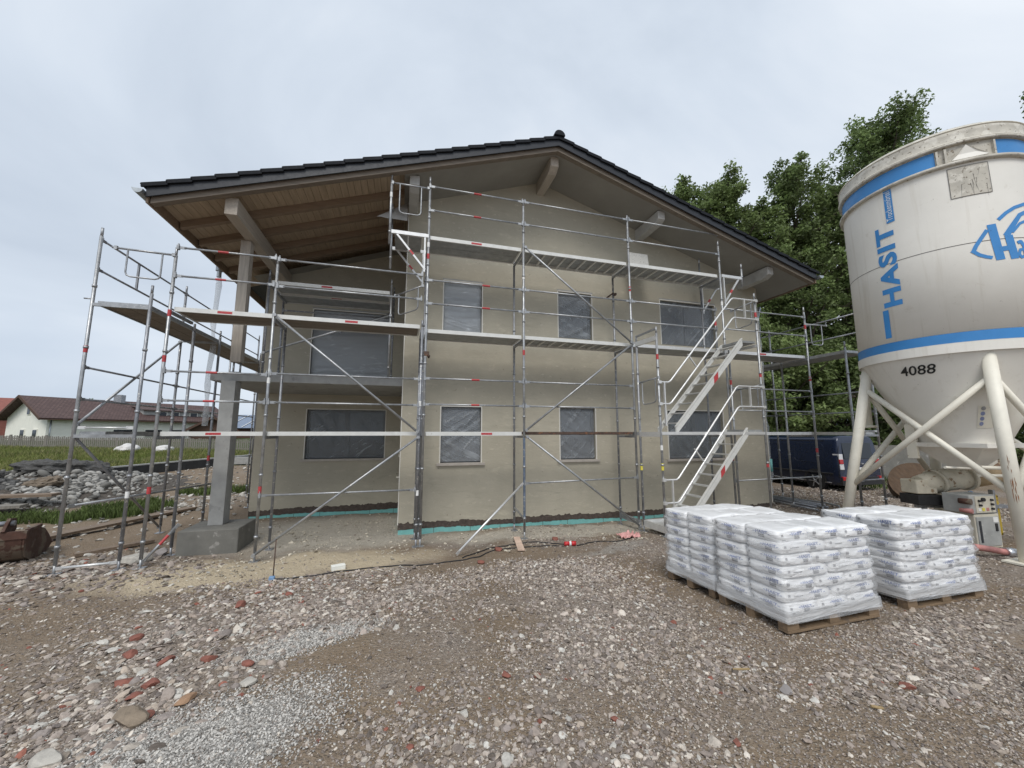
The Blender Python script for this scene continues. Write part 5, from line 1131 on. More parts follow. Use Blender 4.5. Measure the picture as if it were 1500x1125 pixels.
MB().bar(bp(-.68, .62, -.05), bp(-.68, .62, 1.0), .06, .12).build('back_beam', 'rust_bucket', bk); MB().bar(bp(.70, .17, -.02), bp(.70, .17, .97), .16, .03).build('cutting_edge', 'rust_bucket', bk); MB().bar(bp(-.6, .68, -.01), bp(.0, .68, -.01), .05, .05).build('rim_bar', 'rust_bucket', bk)
mb = MB()
for w_ in (.25, .65): MB().prism([(-.62, .60), (-.75, .72), (-.55, .95), (-.32, .92), (-.25, .70), (-.4, .55)], lambda u, v, k: bp(u, v, w_ + k * .05)).build('bracket', 'rust_bucket', bk)
MB().tube(bp(-.5, .84, .2), bp(-.5, .84, .75), .04).build('pin', 'steel_old', bk)

# ------------------------------------------------------------------ far left: field, fence, neighbouring houses
def qmesh(name, quads, mat, parent=None, uv=None):
    me = bpy.data.meshes.new(name); vs = [tuple(p) for q in quads for p in q]; fs = []; k = 0
    for q in quads: fs.append(tuple(range(k, k + len(q)))); k += len(q)
    org = WORLD_LOC(parent) if parent else Vector((0, 0, 0)); me.from_pydata([tuple(Vector(v) - org) for v in vs], [], fs); me.materials.append(MATS[mat])
    if uv:
        l = me.uv_layers.new(); i = 0
        for q, u in zip(quads, uv):
            for c in u: l.data[i].uv = c; i += 1
    o = bpy.data.objects.new(name, me); COL.objects.link(o)
    if parent: o.parent = parent
    return o
nh = thing('neighbour_house', (-32, 55, .9), 'white one-storey house with brown tiled roof and long dormer behind the picket fence', 'house')
A = Vector((-36.0, 52.3, .9)); u = Vector((.60, .80, 0)).normalized(); v = Vector((-.80, .60, 0)).normalized(); LN, DP, HE, HR = 18.3, 9.2, 2.9, 5.1
P = lambda a, b, z: A + u * a + v * b + Vector((0, 0, z))
qmesh('wall', [(P(0, 0, -.5), P(LN, 0, -.5), P(LN, 0, HE), P(0, 0, HE)), (P(0, 0, -.5), P(0, 0, HE), P(0, DP / 2, HR), P(0, DP, HE), P(0, DP, -.5)), (P(LN, 0, -.5), P(LN, DP, -.5), P(LN, DP, HE), P(LN, DP / 2, HR), P(LN, 0, HE)), (P(0, DP, -.5), P(0, DP, HE), P(LN, DP, HE), P(LN, DP, -.5))], 'house_white', nh)
k = (HR - HE) / (DP / 2); ov = .7
for th in (0,):
    q = []; uv = []
    for b0, b1, z0, z1 in ((-ov, DP / 2, HE - k * ov, HR), (DP + ov, DP / 2, HE - k * ov, HR)):
        for dz in (.02, .16): q.append((P(-.8, b0, z0 + dz), P(LN + .6, b0, z0 + dz), P(LN + .6, b1, z1 + dz), P(-.8, b1, z1 + dz))); uv.append(((0, 0), (LN + 1.4, 0), (LN + 1.4, 5.8), (0, 5.8)))
    rf2 = qmesh('roof', q, 'tile_far', nh, uv)
mb = MB()
for b0, b1 in ((-ov, DP / 2), (DP + ov, DP / 2)): mb.bar(P(-.8, b0, HE - k * ov + .06), P(-.8, b1, HR + .06), .1, .26)
mb.build('barge_board', 'house_brown', rf2)
MB().bar(P(-.8, -ov - .05, HE - k * ov + .03), P(LN + .6, -ov - .05, HE - k * ov + .03), .12, .12).build('gutter', 'house_brown', rf2)
MB().box(P(7.4, DP / 2 - .3, HR + .35), (.8, .8, 1.1)).build('chimney', 'steel_old', rf2)
d0, d1 = 8.4, 16.6; fz = lambda b: HE + k * b
mb = MB(); mb.add([P(d0, .9, fz(.9)), P(d1, .9, fz(.9)), P(d1, .9, 4.15), P(d0, .9, 4.15)], [(0, 1, 2, 3)]); mb.add([P(d0, .9, fz(.9)), P(d0, .9, 4.15), P(d0, 3.4, fz(3.4))], [(0, 1, 2)]); mb.add([P(d1, .9, fz(.9)), P(d1, 3.4, fz(3.4)), P(d1, .9, 4.15)], [(0, 1, 2)])
dm_ = mb.build('dormer', 'machine_grey', nh)
qmesh('dormer_roof', [(P(d0 - .3, .5, 4.12), P(d1 + .3, .5, 4.12), P(d1 + .3, 3.9, 4.72), P(d0 - .3, 3.9, 4.72)), (P(d0 - .3, .5, 4.0), P(d1 + .3, .5, 4.0), P(d1 + .3, .5, 4.12), P(d0 - .3, .5, 4.12))], 'tile_far', dm_, [((0, 0), (7, 0), (7, 3.4), (0, 3.4))] * 2)
for a in (9.8, 11.2, 13.4, 14.9):
    w_ = MB().box(P(a + .6, .86, 3.62), (1.0, .1, .72), Matrix.Rotation(math.atan2(u.y, u.x), 3, 'Z')).build('window', 'house_white', dm_); MB().box(P(a + .6, .80, 3.62), (.8, .06, .54), Matrix.Rotation(math.atan2(u.y, u.x), 3, 'Z')).build('pane', 'van_glass', w_)
for b, z, s_ in ((2.2, .95, (1.0, 1.3)), (5.0, .95, (1.0, 1.3)), (4.2, 3.55, (.7, .8))):
    w_ = MB().box(P(-.02, b, z), (s_[0], .1, s_[1]), Matrix.Rotation(math.atan2(v.y, v.x), 3, 'Z')).build('window', 'house_white', nh); MB().box(P(-.07, b, z), (s_[0] * .8, .06, s_[1] * .85), Matrix.Rotation(math.atan2(v.y, v.x), 3, 'Z')).build('pane', 'van_glass', w_)
for a in (6.2, 9.2, 12.0):
    w_ = MB().box(P(a, -.03, 1.15), (1.9, .1, 1.0), Matrix.Rotation(math.atan2(u.y, u.x), 3, 'Z')).build('window', 'house_white', nh); MB().box(P(a, -.08, 1.15), (1.7, .06, .8), Matrix.Rotation(math.atan2(u.y, u.x), 3, 'Z')).build('pane', 'van_glass', w_)
MB().tube(P(.25, -.08, -.3), P(.25, -.08, HE - .3), .06).build('downpipe', 'zinc', nh)
def barn(name, c, w_, d_, he, hr, wall, roof, label, cat, ang=0):
    t = thing(name, c, label, cat); c = Vector(c); R = Matrix.Rotation(ang, 3, 'Z'); Q = lambda x, y, z: c + R @ Vector((x, y, z))
    qmesh('wall', [(Q(-w_, -d_, -1), Q(w_, -d_, -1), Q(w_, -d_, he), Q(-w_, -d_, he)), (Q(-w_, -d_, -1), Q(-w_, -d_, he), Q(-w_, 0, hr), Q(-w_, d_, he), Q(-w_, d_, -1)), (Q(w_, -d_, -1), Q(w_, d_, -1), Q(w_, d_, he), Q(w_, 0, hr), Q(w_, -d_, he)), (Q(-w_, d_, -1), Q(-w_, d_, he), Q(w_, d_, he), Q(w_, d_, -1))], wall, t)
    s = (hr - he) / d_; o = .5
    r = qmesh('roof', [(Q(-w_ - .5, -d_ - o, he - s * o + .1), Q(w_ + .5, -d_ - o, he - s * o + .1), Q(w_ + .5, 0, hr + .1), Q(-w_ - .5, 0, hr + .1)), (Q(-w_ - .5, d_ + o, he - s * o + .1), Q(-w_ - .5, 0, hr + .1), Q(w_ + .5, 0, hr + .1), Q(w_ + .5, d_ + o, he - s * o + .1))], roof, t)
    mb = MB(); mb.bar(Q(-w_ - .5, -d_ - o, he - s * o), Q(-w_ - .5, 0, hr), .1, .25); mb.bar(Q(-w_ - .5, d_ + o, he - s * o), Q(-w_ - .5, 0, hr), .1, .25); mb.build('barge_board', 'house_brown', r)
    if roof == 'solar': 
        mb = MB()
        for i in range(9): x = -w_ + 2 * w_ * i / 8; mb.bar(Q(x, -d_ - .3, he - s * .3 + .16), Q(x, -.2, hr - s * .2 + .16), .12, .05)
        mb.build('panel_frame', 'alu_white', r)
    return t
barn('barn', (-61, 78, 1.2), 6, 5, 3.6, 6.2, 'house_red', 'house_red', 'red roofed building just showing behind the white house at the left edge', 'building', .5)
barn('shed', (-23.5, 58.5, 1.0), 2.4, 2.2, 1.6, 3.0, 'house_brown', 'roof_metal', 'small dark brown wooden shed right of the white house', 'shed', 1.9)
barn('barn', (-24, 72, 1.0), 9, 5, 1.9, 3.9, 'house_brown', 'solar', 'low brown building with solar panels on its roof, seen between the balcony posts', 'building', -.25)
fn = thing('picket_fence', (-24, 36, 1), 'weathered grey wooden picket fence across the far side of the field', 'fence')
F0, F1 = Vector((-44, 41.4, 0)), Vector((-8.5, 30.2, 0)); fd = (F1 - F0); fl = fd.length; fd.normalize(); mb = MB(); rr = random.Random(5)
s_ = 0
while s_ < fl:
    p = F0 + fd * s_; z = gh(p.x, p.y); h = rr.uniform(.80, .88); mb.bar(p + Vector((0, 0, z - .1)), p + Vector((rr.uniform(-.01, .01), 0, z + h)), .075, .02); s_ += .145
pk = mb.build('pickets', 'fence_wood', fn)
mb = MB()
for h in (.2, .65): mb.bar(F0 + Vector((0, .03, gh(F0.x, F0.y) + h)), F1 + Vector((0, .03, gh(F1.x, F1.y) + h)), .03, .07)
mb.build('fence_rail', 'fence_wood', fn)
s_ = 0
while s_ < fl: p = F0 + fd * s_; MB().bar(p + Vector((0, .06, gh(p.x, p.y) - .1)), p + Vector((0, .06, gh(p.x, p.y) + .92)), .1, .1).build('fence_post', 'fence_wood', fn); s_ += 2.6
def bigbag(x, y, r, label):
    bm = bmesh.new(); bmesh.ops.create_icosphere(bm, subdivisions=4, radius=1)
    for q in bm.verts:
        c = q.co; n_ = noise.noise(c * 2.3 + Vector((x, 0, 0))) * .22 + noise.noise(c * 6 + Vector((x, 3, 0))) * .1; c *= 1 + n_; c.x *= r; c.y *= r; c.z = max(-.35, c.z) * r * .62
    me = bpy.data.meshes.new('filled_sack'); bm.to_mesh(me); bm.free(); me.polygons.foreach_set('use_smooth', [True] * len(me.polygons)); me.materials.append(MATS['bigbag']); o = bpy.data.objects.new('filled_sack', me); COL.objects.link(o); o.location = (x, y, gh(x, y) + .22 * r); tag(o, label, 'sack', 'white sacks in the field')
bigbag(-17.4, 31.6, .62, 'bulky white sack in the grass before the fence, the left and larger one of two'); bigbag(-15.2, 31.0, .55, 'flatter white sack in the grass before the fence, the right one of two')
bw = thing('boundary_wall', (-9.6, 22, .3), 'low bitumen-coated foundation wall with concrete top along the edge of the field', 'wall')
W0, W1 = Vector((-11.9, 19.2, 0)), Vector((-6.2, 26.6, 0)); z0, z1 = gh(W0.x, W0.y), gh(W1.x, W1.y)
MB().bar(W0 + Vector((0, 0, z0 + .05)), W1 + Vector((0, 0, z1 + .02)), .2, .7).build('wall_face', 'bitumen', bw); MB().bar(W0 + Vector((0, 0, z0 + .425)), W1 + Vector((0, 0, z1 + .395)), .22, .05).build('wall_top', 'concrete', bw)
tag(MB().bb(-8.3, -7.3, 23.2, 23.6, .5, .85).build('paving_stack', 'concrete', loc=(-7.8, 23.4, .5)), 'small pack of grey concrete slabs at the end of the dark boundary wall', 'slabs')

# ------------------------------------------------------------------ stones (real geometry, thick near the viewer)
rg = np.random.default_rng(11)
def ico(sub):
    bm = bmesh.new(); bmesh.ops.create_icosphere(bm, subdivisions=sub, radius=1); V = np.array([v.co[:] for v in bm.verts]); F = np.array([[v.index for v in f.verts] for f in bm.faces]); bm.free(); return V, F
def rock_templates(sub, n, rough, seed, blocky=True):
    V, F = ico(sub); r = np.random.default_rng(seed); out = []
    for i in range(n):
        W = V.copy()
        if blocky:
            for k in range(9):                                          # cut facets
                d = r.normal(size=3); d /= np.linalg.norm(d); t = r.uniform(.5, .85); s = W @ d; m = s > t; W[m] -= np.outer(s[m] - t, d)
        W *= (1 + rough * r.uniform(-1, 1, (len(W), 1))); out.append(W)
    return out, F
def scatter(name, xs, ys, sizes, cols, sub, nt_, seed, flat=(.45, .8), sink=.25, zfun=None, rough=.08, blocky=True, smooth=False, parent=None, kind='stuff', mat='stones'):
    T, F = rock_templates(sub, nt_, rough, seed, blocky); r = np.random.default_rng(seed + 1); n = len(xs); nv = len(T[0]); Vs = np.empty((n, nv, 3), np.float32)
    which = r.integers(0, nt_, n); a = r.uniform(0, 2 * np.pi, n); sx = sizes * r.uniform(.8, 1.35, n); sy = sizes * r.uniform(.65, 1.0, n); sz = sizes * r.uniform(*flat, n)
    tilt = r.normal(0, .25, (n, 2))
    zs_ = (GH(xs, ys) + GB(xs, ys)) if zfun is None else zfun(xs, ys)
    TT = np.stack(T)[which]
    X = TT[..., 0] * sx[:, None]; Y = TT[..., 1] * sy[:, None]; Z = TT[..., 2] * sz[:, None]
    Z2 = Z + X * tilt[:, :1] + Y * tilt[:, 1:]
    Vs[..., 0] = X * np.cos(a)[:, None] - Y * np.sin(a)[:, None] + xs[:, None]; Vs[..., 1] = X * np.sin(a)[:, None] + Y * np.cos(a)[:, None] + ys[:, None]; Vs[..., 2] = Z2 + (zs_ + sz * (1 - sink * 2) * .9)[:, None]
    FF = (F[None] + (np.arange(n) * nv)[:, None, None]).reshape(-1, 3); C_ = np.repeat(cols, nv, 0)
    o = npmesh(name, Vs.reshape(-1, 3), FF, mat, C_, smooth, parent)
    if kind: o['kind'] = kind
    return o
PAL = np.array((1.17, 1.08, .97)) * np.array([(.215, .185, .175), (.27, .235, .225), (.17, .145, .138), (.33, .30, .285), (.24, .20, .18), (.42, .40, .375), (.135, .115, .105), (.29, .25, .215), (.20, .18, .185)])
def pal(n, r, bright=1.0, light=.06, red=.0):
    c = PAL[r.integers(0, len(PAL), n)] * r.uniform(.72, 1.28, (n, 1)) * bright; c = c * .6 + c.mean(1, keepdims=True) * np.array((1.09, 1.0, .89)) * .4
    m = r.random(n) < light; c[m] = np.array((.50, .475, .43)) * r.uniform(.75, 1.15, (m.sum(), 1))
    m = r.random(n) < red; c[m] = np.array((.25, .10, .072)) * r.uniform(.7, 1.2, (m.sum(), 1))
    return np.clip(c, .02, .8)
def infru(x, y, mg=.35): d = .2713 * x + .9625 * y; s = .9625 * x - .2713 * y; return (np.abs(s) < d * 1.36 + mg + .3) & (y > .6)
def ell(x, y, cx, cy, rx, ry, rot=0):
    c, s = math.cos(rot), math.sin(rot); dx, dy = x - cx, y - cy; return np.hypot((dx * c + dy * s) / rx, (-dx * s + dy * c) / ry)
def gravel_mask(x, y):
    m = smn(.36, .62, vnoise(x, y, 21, .9) * .6 + vnoise(x, y, 22, 2.3) * .4)
    m = .26 + .74 * m
    m = np.where(ell(x, y, 2.7, 1.9, 1.1, .6, .6) < 1, m * .35, m); m = np.where(ell(x, y, -.6, 3.6, .75, .55, .4) < 1, m * .25, m); m = np.where(ell(x, y, -5.2, 5.6, 3.2, 1.0) < 1, m * .5, m)
    m = np.where(ell(x, y, -1.3, 2.75, .85, .42, .55) < 1, m * .08, m); m = np.where(ell(x, y, -.75, 4.2, .5, .22, .3) < 1, m * .15, m)
    m = np.where((y > 6.35) & (x < 2.2), m * .12, m); m = np.where(ell(x, y, 1.9, 6.3, 2.0, .7) < 1, m * .35, m)
    m = np.where(y > 7.4, m * .3, m)
    return m
INSIDE = lambda x, y: ((x > -.1) & (x < 10) & (y > 8.55)) | ((x > -3.6) & (x < 0) & (y > 11)) | ((x > -3.75) & (x < -2.65) & (y > 8.05) & (y < 9.05))
def candidates(n, x0, x1, y0, y1, dens, seed):
    r = np.random.default_rng(seed); x = r.uniform(x0, x1, n); y = r.uniform(y0, y1, n); k = infru(x, y) & ~INSIDE(x, y) & (r.random(n) < dens(x, y)); return x[k], y[k], r
# coarse gravel
x, y, r = candidates(230000, -7, 12, .8, 9.5, lambda x, y: gravel_mask(x, y) * np.clip(1.15 - .085 * y, .25, 1), 31)
sz = np.clip(r.lognormal(math.log(.0112), .45, len(x)), .006, .042); scatter('gravel', x, y, sz, pal(len(x), r, 1.0, .045, .005), 1, 10, 41, flat=(.32, .6), sink=.36)
# fine chippings close to the viewer and the pale patch
x, y, r = candidates(150000, -3.5, 5, .8, 3.8, lambda x, y: np.clip(1.25 - .28 * y, .1, 1) * (.45 + .55 * gravel_mask(x, y)), 32)
sz = r.uniform(.004, .0095, len(x)); scatter('gravel', x, y, sz, pal(len(x), r, .98, .10), 1, 6, 42, sink=.15)
x, y, r = candidates(90000, -2.8, .2, 1.8, 4.6, lambda x, y: np.clip(1.5 - 1.1 * np.minimum(ell(x, y, -1.3, 2.75, .95, .5, .55), ell(x, y, -.75, 4.2, .6, .25, .3)), 0, 1), 33)
sz = r.uniform(.005, .011, len(x)); c = np.clip(np.array((.43, .41, .38)) * r.uniform(.4, 1.45, (len(x), 1)), .05, .75); scatter('gravel', x, y, sz, c, 1, 6, 43, sink=.15)
# rubble band with bigger pale stones and brick crumbs, running from the left scaffold down to the lower left corner
bx = lambda y: np.interp(y, [2.2, 3.0, 3.6, 4.4, 5.4, 6.2], [-2.4, -2.1, -1.85, -1.9, -1.6, -1.1])
x, y, r = candidates(34000, -5.2, .6, 2.0, 6.4, lambda x, y: np.clip(1.35 - np.abs(x - bx(y)) / (.35 + .16 * y), 0, 1) * .6, 34)
sz = np.clip(r.lognormal(math.log(.017), .45, len(x)), .010, .07); scatter('rubble', x, y, sz, pal(len(x), r, 1.12, .13, .02), 2, 8, 44, flat=(.3, .55), sink=.36)
x, y, r = candidates(12000, -8.5, -2.6, 5.8, 9.3, lambda x, y: np.clip(1.3 - ell(x, y, -4.9, 7.5, 1.9, 1.2, -.1), 0, 1) * .8, 35)
sz = np.clip(r.lognormal(math.log(.026), .45, len(x)), .012, .12); scatter('rubble', x, y, sz, pal(len(x), r, 1.0, .07, .02), 2, 8, 45, flat=(.3, .55), sink=.36)
CLU = ((.45, 2.35, .75, .45, .3), (1.05, 2.05, .6, .35, -.2), (1.9, 3.4, .9, .5, .5), (-.2, 1.85, .6, .3, .2), (-1.0, 4.95, .9, .45, .3), (2.3, 4.6, .9, .5, 0), (1.6, 5.6, 1.1, .4, 0), (.2, 5.2, .8, .35, .1), (2.6, 2.55, .5, .3, .4), (1.6, 1.6, .4, .2, .3), (3.4, 2.2, .6, .3, 0), (4.6, 2.5, .8, .3, .1))
def clu(x, y):
    m = np.full(np.shape(x), 9.)
    for c in CLU: m = np.minimum(m, ell(x, y, *c))
    return m + 1.1 * (vnoise(x, y, 26, 3.1) - .5)
x, y, r = candidates(60000, -3, 6, 1.2, 6.3, lambda x, y: np.clip(1.55 - clu(x, y) * 1.1, 0, 1), 40)
sz = np.clip(r.lognormal(math.log(.0142), .40, len(x)), .009, .045); scatter('gravel', x, y, sz, pal(len(x), r, 1.08, .06, .004), 2, 10, 50, flat=(.35, .65), sink=.34)
# dark mix under the pallets side, patch of coarse stone in mid-field
x, y, r = candidates(14000, -2.2, 3.2, 3.6, 6.3, lambda x, y: np.clip(1.25 - np.minimum(ell(x, y, -.3, 4.9, 1.0, .7, .2), ell(x, y, 2.2, 5.4, 1.2, .6, 0)), 0, 1), 36)
sz = np.clip(r.lognormal(math.log(.016), .38, len(x)), .012, .06); scatter('gravel', x, y, sz, pal(len(x), r, 1.1, .05), 2, 8, 46, flat=(.35, .6), sink=.34)
x, y, r = candidates(16000, 9, 16, 5.5, 10.5, lambda x, y: .5 + 0 * x, 37)
sz = np.clip(r.lognormal(math.log(.02), .4, len(x)), .01, .06); scatter('gravel', x, y, sz, pal(len(x), r, 1.1, .08), 1, 8, 47, sink=.2)
x, y, r = candidates(14000, -3.6, 6, 6.6, 11, lambda x, y: .12 + .4 * smn(.5, .7, vnoise(x, y, 24, 1.6)), 38)
sz = np.clip(r.lognormal(math.log(.016), .45, len(x)), .006, .06); c = np.clip(np.array((.42, .38, .31)) * r.uniform(.6, 1.4, (len(x), 1)), .05, .7); scatter('gravel', x, y, sz, c, 1, 8, 48, flat=(.3, .6), sink=.2)
x, y, r = candidates(12000, -14, -4, 8, 24, lambda x, y: .12 + .75 * np.clip(1.2 - ell(x, y, -5.9, 14.6, 1.2, 2.6), 0, 1), 39)
sz = np.clip(r.lognormal(math.log(.05), .4, len(x)), .02, .14); c = np.clip(np.array((.36, .34, .31)) * r.uniform(.5, 1.5, (len(x), 1)), .05, .7); scatter('rubble', x, y, sz, c, 1, 8, 49, flat=(.3, .6), sink=.2)
# single stones and brick pieces that catch the eye
def rock(name, x, y, s, mat, label, cat, group=None, flat=.6, seed=0, lift=0):
    T, F = rock_templates(3, 1, .03, 100 + seed); V = T[0] * np.array((s * 1.2, s * .85, s * flat)); a = seed * 1.7; c_, s_ = math.cos(a), math.sin(a)
    me = bpy.data.meshes.new(name); me.from_pydata([(p[0] * c_ - p[1] * s_, p[0] * s_ + p[1] * c_, p[2]) for p in V], [], [tuple(f) for f in F]); me.materials.append(MATS[mat]); o = bpy.data.objects.new(name, me); COL.objects.link(o); o.location = (x, y, gz(x, y) + s * flat * .55 + lift); tag(o, label, cat, group)
mk('rock_pale', (.44, .415, .37), .85, 0, .2, 12, .5, 40, .004); mk('rock_brown', (.24, .19, .14), .9, 0, .3, 10, .6, 30, .006); mk('rock_grey', (.30, .275, .265), .88, 0, .2, 12, .5, 40, .004); mk('rock_ochre', (.33, .205, .125), .88, 0, .2, 12, .5, 40, .004)
BR = 'broken red brick piece lying loose among the gravel'
for i, (x, y, s) in enumerate(((3.47, 2.08, .05), (-1.73, 5.35, .075), (.18, 3.07, .032), (.81, 3.05, .04), (1.04, 2.98, .03), (-2.2, 4.34, .06), (-1.84, 4.11, .065), (-1.75, 3.74, .06), (-1.78, 3.62, .05), (-1.3, 5.6, .05), (-2.35, 4.7, .06), (-1.5, 4.05, .055), (-1.55, 3.3, .05), (-2.0, 3.9, .055), (.1, 2.55, .03), (1.6, 1.72, .03), (2.0, 1.70, .028), (.0, 1.75, .03), (-1.15, 3.85, .05), (1.9, 2.0, .028), (1.35, 2.4, .025), (1.65, 6.75, .09), (1.2, 6.05, .06), (2.9, 7.2, .08))):
    rock('brick_piece', x, y, s, 'brick', BR, 'brick', 'brick pieces in the gravel', .5, i)
rock('boulder', -1.62, 3.28, .105, 'rock_brown', 'largest brown stone in the rubble at lower left', 'stone', seed=31); rock('boulder', -1.38, 3.42, .06, 'rock_ochre', 'flat orange-brown stone next to the largest brown stone', 'stone', seed=32, flat=.4)
rock('boulder', -1.83, 2.98, .075, 'rock_pale', 'pale grey stone below the largest brown stone, by the fine gravel patch', 'stone', seed=33); rock('boulder', -1.05, 3.55, .07, 'rock_pale', 'whitish flat slab of stone above the pale fine gravel patch', 'stone', seed=34, flat=.35)
rock('boulder', -.15, 2.36, .055, 'rock_pale', 'white angular stone beside bare brown dirt near the bottom of the picture', 'stone', seed=35); rock('boulder', 2.62, 2.28, .05, 'rock_grey', 'lone grey stone on dirt in front of the frontmost pallet', 'stone', seed=36)
rock('boulder', -4.1, 7.9, .2, 'rock_pale', 'largest pale boulder between the left scaffold poles', 'stone', seed=37, flat=.5); rock('boulder', -3.95, 8.3, .13, 'rock_grey', 'grey round stone behind the left scaffold end frame', 'stone', seed=38, flat=.7)
tag(MB().tube((2.95, 1.98, gz(2.95, 1.98) + .02), (3.01, 1.95, gz(3.01, 1.95) + .012), .009, n=10).build('wood_chip', 'leaf_dead', loc=(3, 1.95, .3)), 'small yellowish wood chip on the brown dirt at lower right', 'wood chip')
tag(MB().bar((2.46, 2.58, gz(2.46, 2.58) + .02), (2.58, 2.545, gz(2.58, 2.545) + .018), .012, .008).build('wood_splinter', 'leaf_dead', loc=(2.5, 2.56, .3)), 'thin pale splinter of wood on the gravel left of the frontmost pallet', 'splinter')

# rubble heap at the left edge: a mound covered in rounded stones, with clods of broken asphalt on its crest
def mound(x, y): return np.maximum(.58 * np.exp(-(((x + 12.4) / 2.6) ** 2 + ((y - 17.0) / 2.3) ** 2)) + .30 * np.exp(-(((x + 10.9) / 1.5) ** 2 + ((y - 17.2) / 2.0) ** 2)) + .25 * np.exp(-(((x + 10.4) / 1.4) ** 2 + ((y - 14.8) / 1.2) ** 2)) + .06 * (vnoise(x, y, 51, 1.7) - .5) - .04, -.05) + GH(x, y)
hx = np.arange(-16, -6.5, .1); hy = np.arange(12, 21, .1); HX, HY = np.meshgrid(hx, hy); HZ_ = mound(HX, HY) + .05 * (vnoise(HX, HY, 52, 4) - .5); ix = np.arange(HX.size).reshape(HX.shape)
hp = npmesh('rubble_heap', np.stack([HX, HY, HZ_], -1).reshape(-1, 3), np.stack([ix[:-1, :-1], ix[:-1, 1:], ix[1:, 1:], ix[1:, :-1]], -1).reshape(-1, 4), 'soil', smooth=True); tag(hp, kind='structure')
r = np.random.default_rng(61); x = r.uniform(-15.5, -7.6, 9000); y = r.uniform(12.6, 20, 9000); k = (mound(x, y) - GH(x, y) > .04 + .08 * r.random(9000)) & (r.random(9000) < .25 + .75 * smn(.35, .6, vnoise(x, y, 53, .9))); x, y = x[k], y[k]
sz = np.clip(r.lognormal(math.log(.058), .35, len(x)), .03, .16); c = np.clip(np.array((.245, .238, .222)) * r.uniform(.3, 1.7, (len(x), 1)), .05, .72); scatter('cobbles', x, y, sz, c, 2, 6, 62, flat=(.5, .85), sink=.2, zfun=mound, rough=.03, blocky=False, smooth=True)
for i, (x, y, s, lb_) in enumerate(((-11.4, 16.9, .62, 'largest lump of dark broken asphalt on the crest of the rubble heap'), (-10.9, 17.6, .6, 'dark rounded mound of asphalt crumbs at the right end of the heap crest'), (-12.4, 16.2, .5, 'lump of broken asphalt at the left edge of the heap crest'), (-10.4, 15.4, .36, 'brown clod of soil halfway down the stony heap'), (-11.7, 17.9, .5, 'lump of broken asphalt between the two biggest lumps on the heap'), (-11.5, 15.2, .4, 'grey lump of asphalt low on the left of the stony heap'))):
    bm = bmesh.new(); bmesh.ops.create_icosphere(bm, subdivisions=4, radius=1)
    for q in bm.verts:
        n0 = q.co.copy(); q.co *= 1 + noise.noise(n0 * 1.6 + Vector((i * 5, 0, 0))) * .35; q.co.x *= s * 1.2; q.co.y *= s; q.co.z *= s * .42
        w_ = q.co + Vector((i * 3, 0, 0)); q.co += n0 * (noise.noise(w_ * 5) * .10 + noise.noise(w_ * 12) * .06 + noise.noise(w_ * 26) * .025)
    me = bpy.data.meshes.new('asphalt_lump'); bm.to_mesh(me); bm.free(); me.materials.append(MATS['mud' if i == 3 else 'asphalt']); o = bpy.data.objects.new('asphalt_lump', me); COL.objects.link(o); o.location = (x, y, float(mound(np.array(x), np.array(y))) + .08); o.rotation_euler = (0, .1, i * .8); tag(o, lb_, 'lump')

# ------------------------------------------------------------------ grass
def grass(name, x, y, h, w_, cols, zf=None, seed=0):
    r = np.random.default_rng(seed); n = len(x); z = GH(x, y) + GB(x, y) if zf is None else zf(x, y); a = r.uniform(0, 2 * np.pi, n); lean = r.uniform(.1, .6, n) * h; b = r.uniform(0, 2 * np.pi, n)
    V = np.empty((n, 5, 3)); dx, dy = np.cos(a) * w_ / 2, np.sin(a) * w_ / 2; mx_, my_ = np.cos(b) * lean, np.sin(b) * lean
    V[:, 0] = np.c_[x - dx, y - dy, z - .02]; V[:, 1] = np.c_[x + dx, y + dy, z - .02]; V[:, 2] = np.c_[x + dx * .8 + mx_ * .35, y + dy * .8 + my_ * .35, z + h * .6]; V[:, 3] = np.c_[x - dx * .8 + mx_ * .35, y - dy * .8 + my_ * .35, z + h * .6]; V[:, 4] = np.c_[x + mx_, y + my_, z + h]
    F = np.concatenate([np.array([[0, 1, 2], [0, 2, 3], [3, 2, 4]])[None] + (np.arange(n) * 5)[:, None, None]]).reshape(-1, 3)
    o = npmesh(name, V.reshape(-1, 3), F, 'blades', np.repeat(cols, 5, 0)); tag(o, kind='stuff')
r = np.random.default_rng(71); n = 110000; x = r.uniform(-34, -3, n); y = r.uniform(19, 40, n)
wl = lambda x: 19.2 + (x + 11.9) * 7.4 / 5.7
k = (y > np.where(x < -11.9, 19.6 + (-11.9 - x) * .02, wl(x)) + .2) & (y < 41.4 - (x + 44) * .3155 - .2); x, y = x[k], y[k]; n = len(x)
GC = np.array((1.0, .98, 1.05)) * np.array([(.16, .20, .05), (.21, .235, .07), (.26, .255, .10), (.12, .16, .045), (.30, .275, .14)]); cl = vnoise(x, y, 72, .5)
c = GC[np.clip((cl * 3.5 + r.uniform(-1, 1.6, n)).astype(int), 0, 4)] * r.uniform(.75, 1.2, (n, 1)); grass('meadow_grass', x, y, r.uniform(.12, .34, n) * (.6 + .8 * cl), r.uniform(.02, .04, n), c, seed=73)
n = 26000; x = r.uniform(-10.5, -5, n); y = r.uniform(10.8, 16.5, n); k = (np.minimum(np.minimum(ell(x, y, -7.2, 13.2, 1.1, 1.3), ell(x, y, -8.6, 12.4, 1.1, .6)), ell(x, y, -6.0, 16.0, 1.2, .6)) + .5 * (vnoise(x, y, 75, 2.2) - .5)) < .95; x, y = x[k], y[k]; n = len(x)
grass('weeds', x, y, r.uniform(.06, .24, n), r.uniform(.015, .03, n), np.array((.092, .125, .04)) * r.uniform(.5, 1.7, (n, 1)), seed=76)
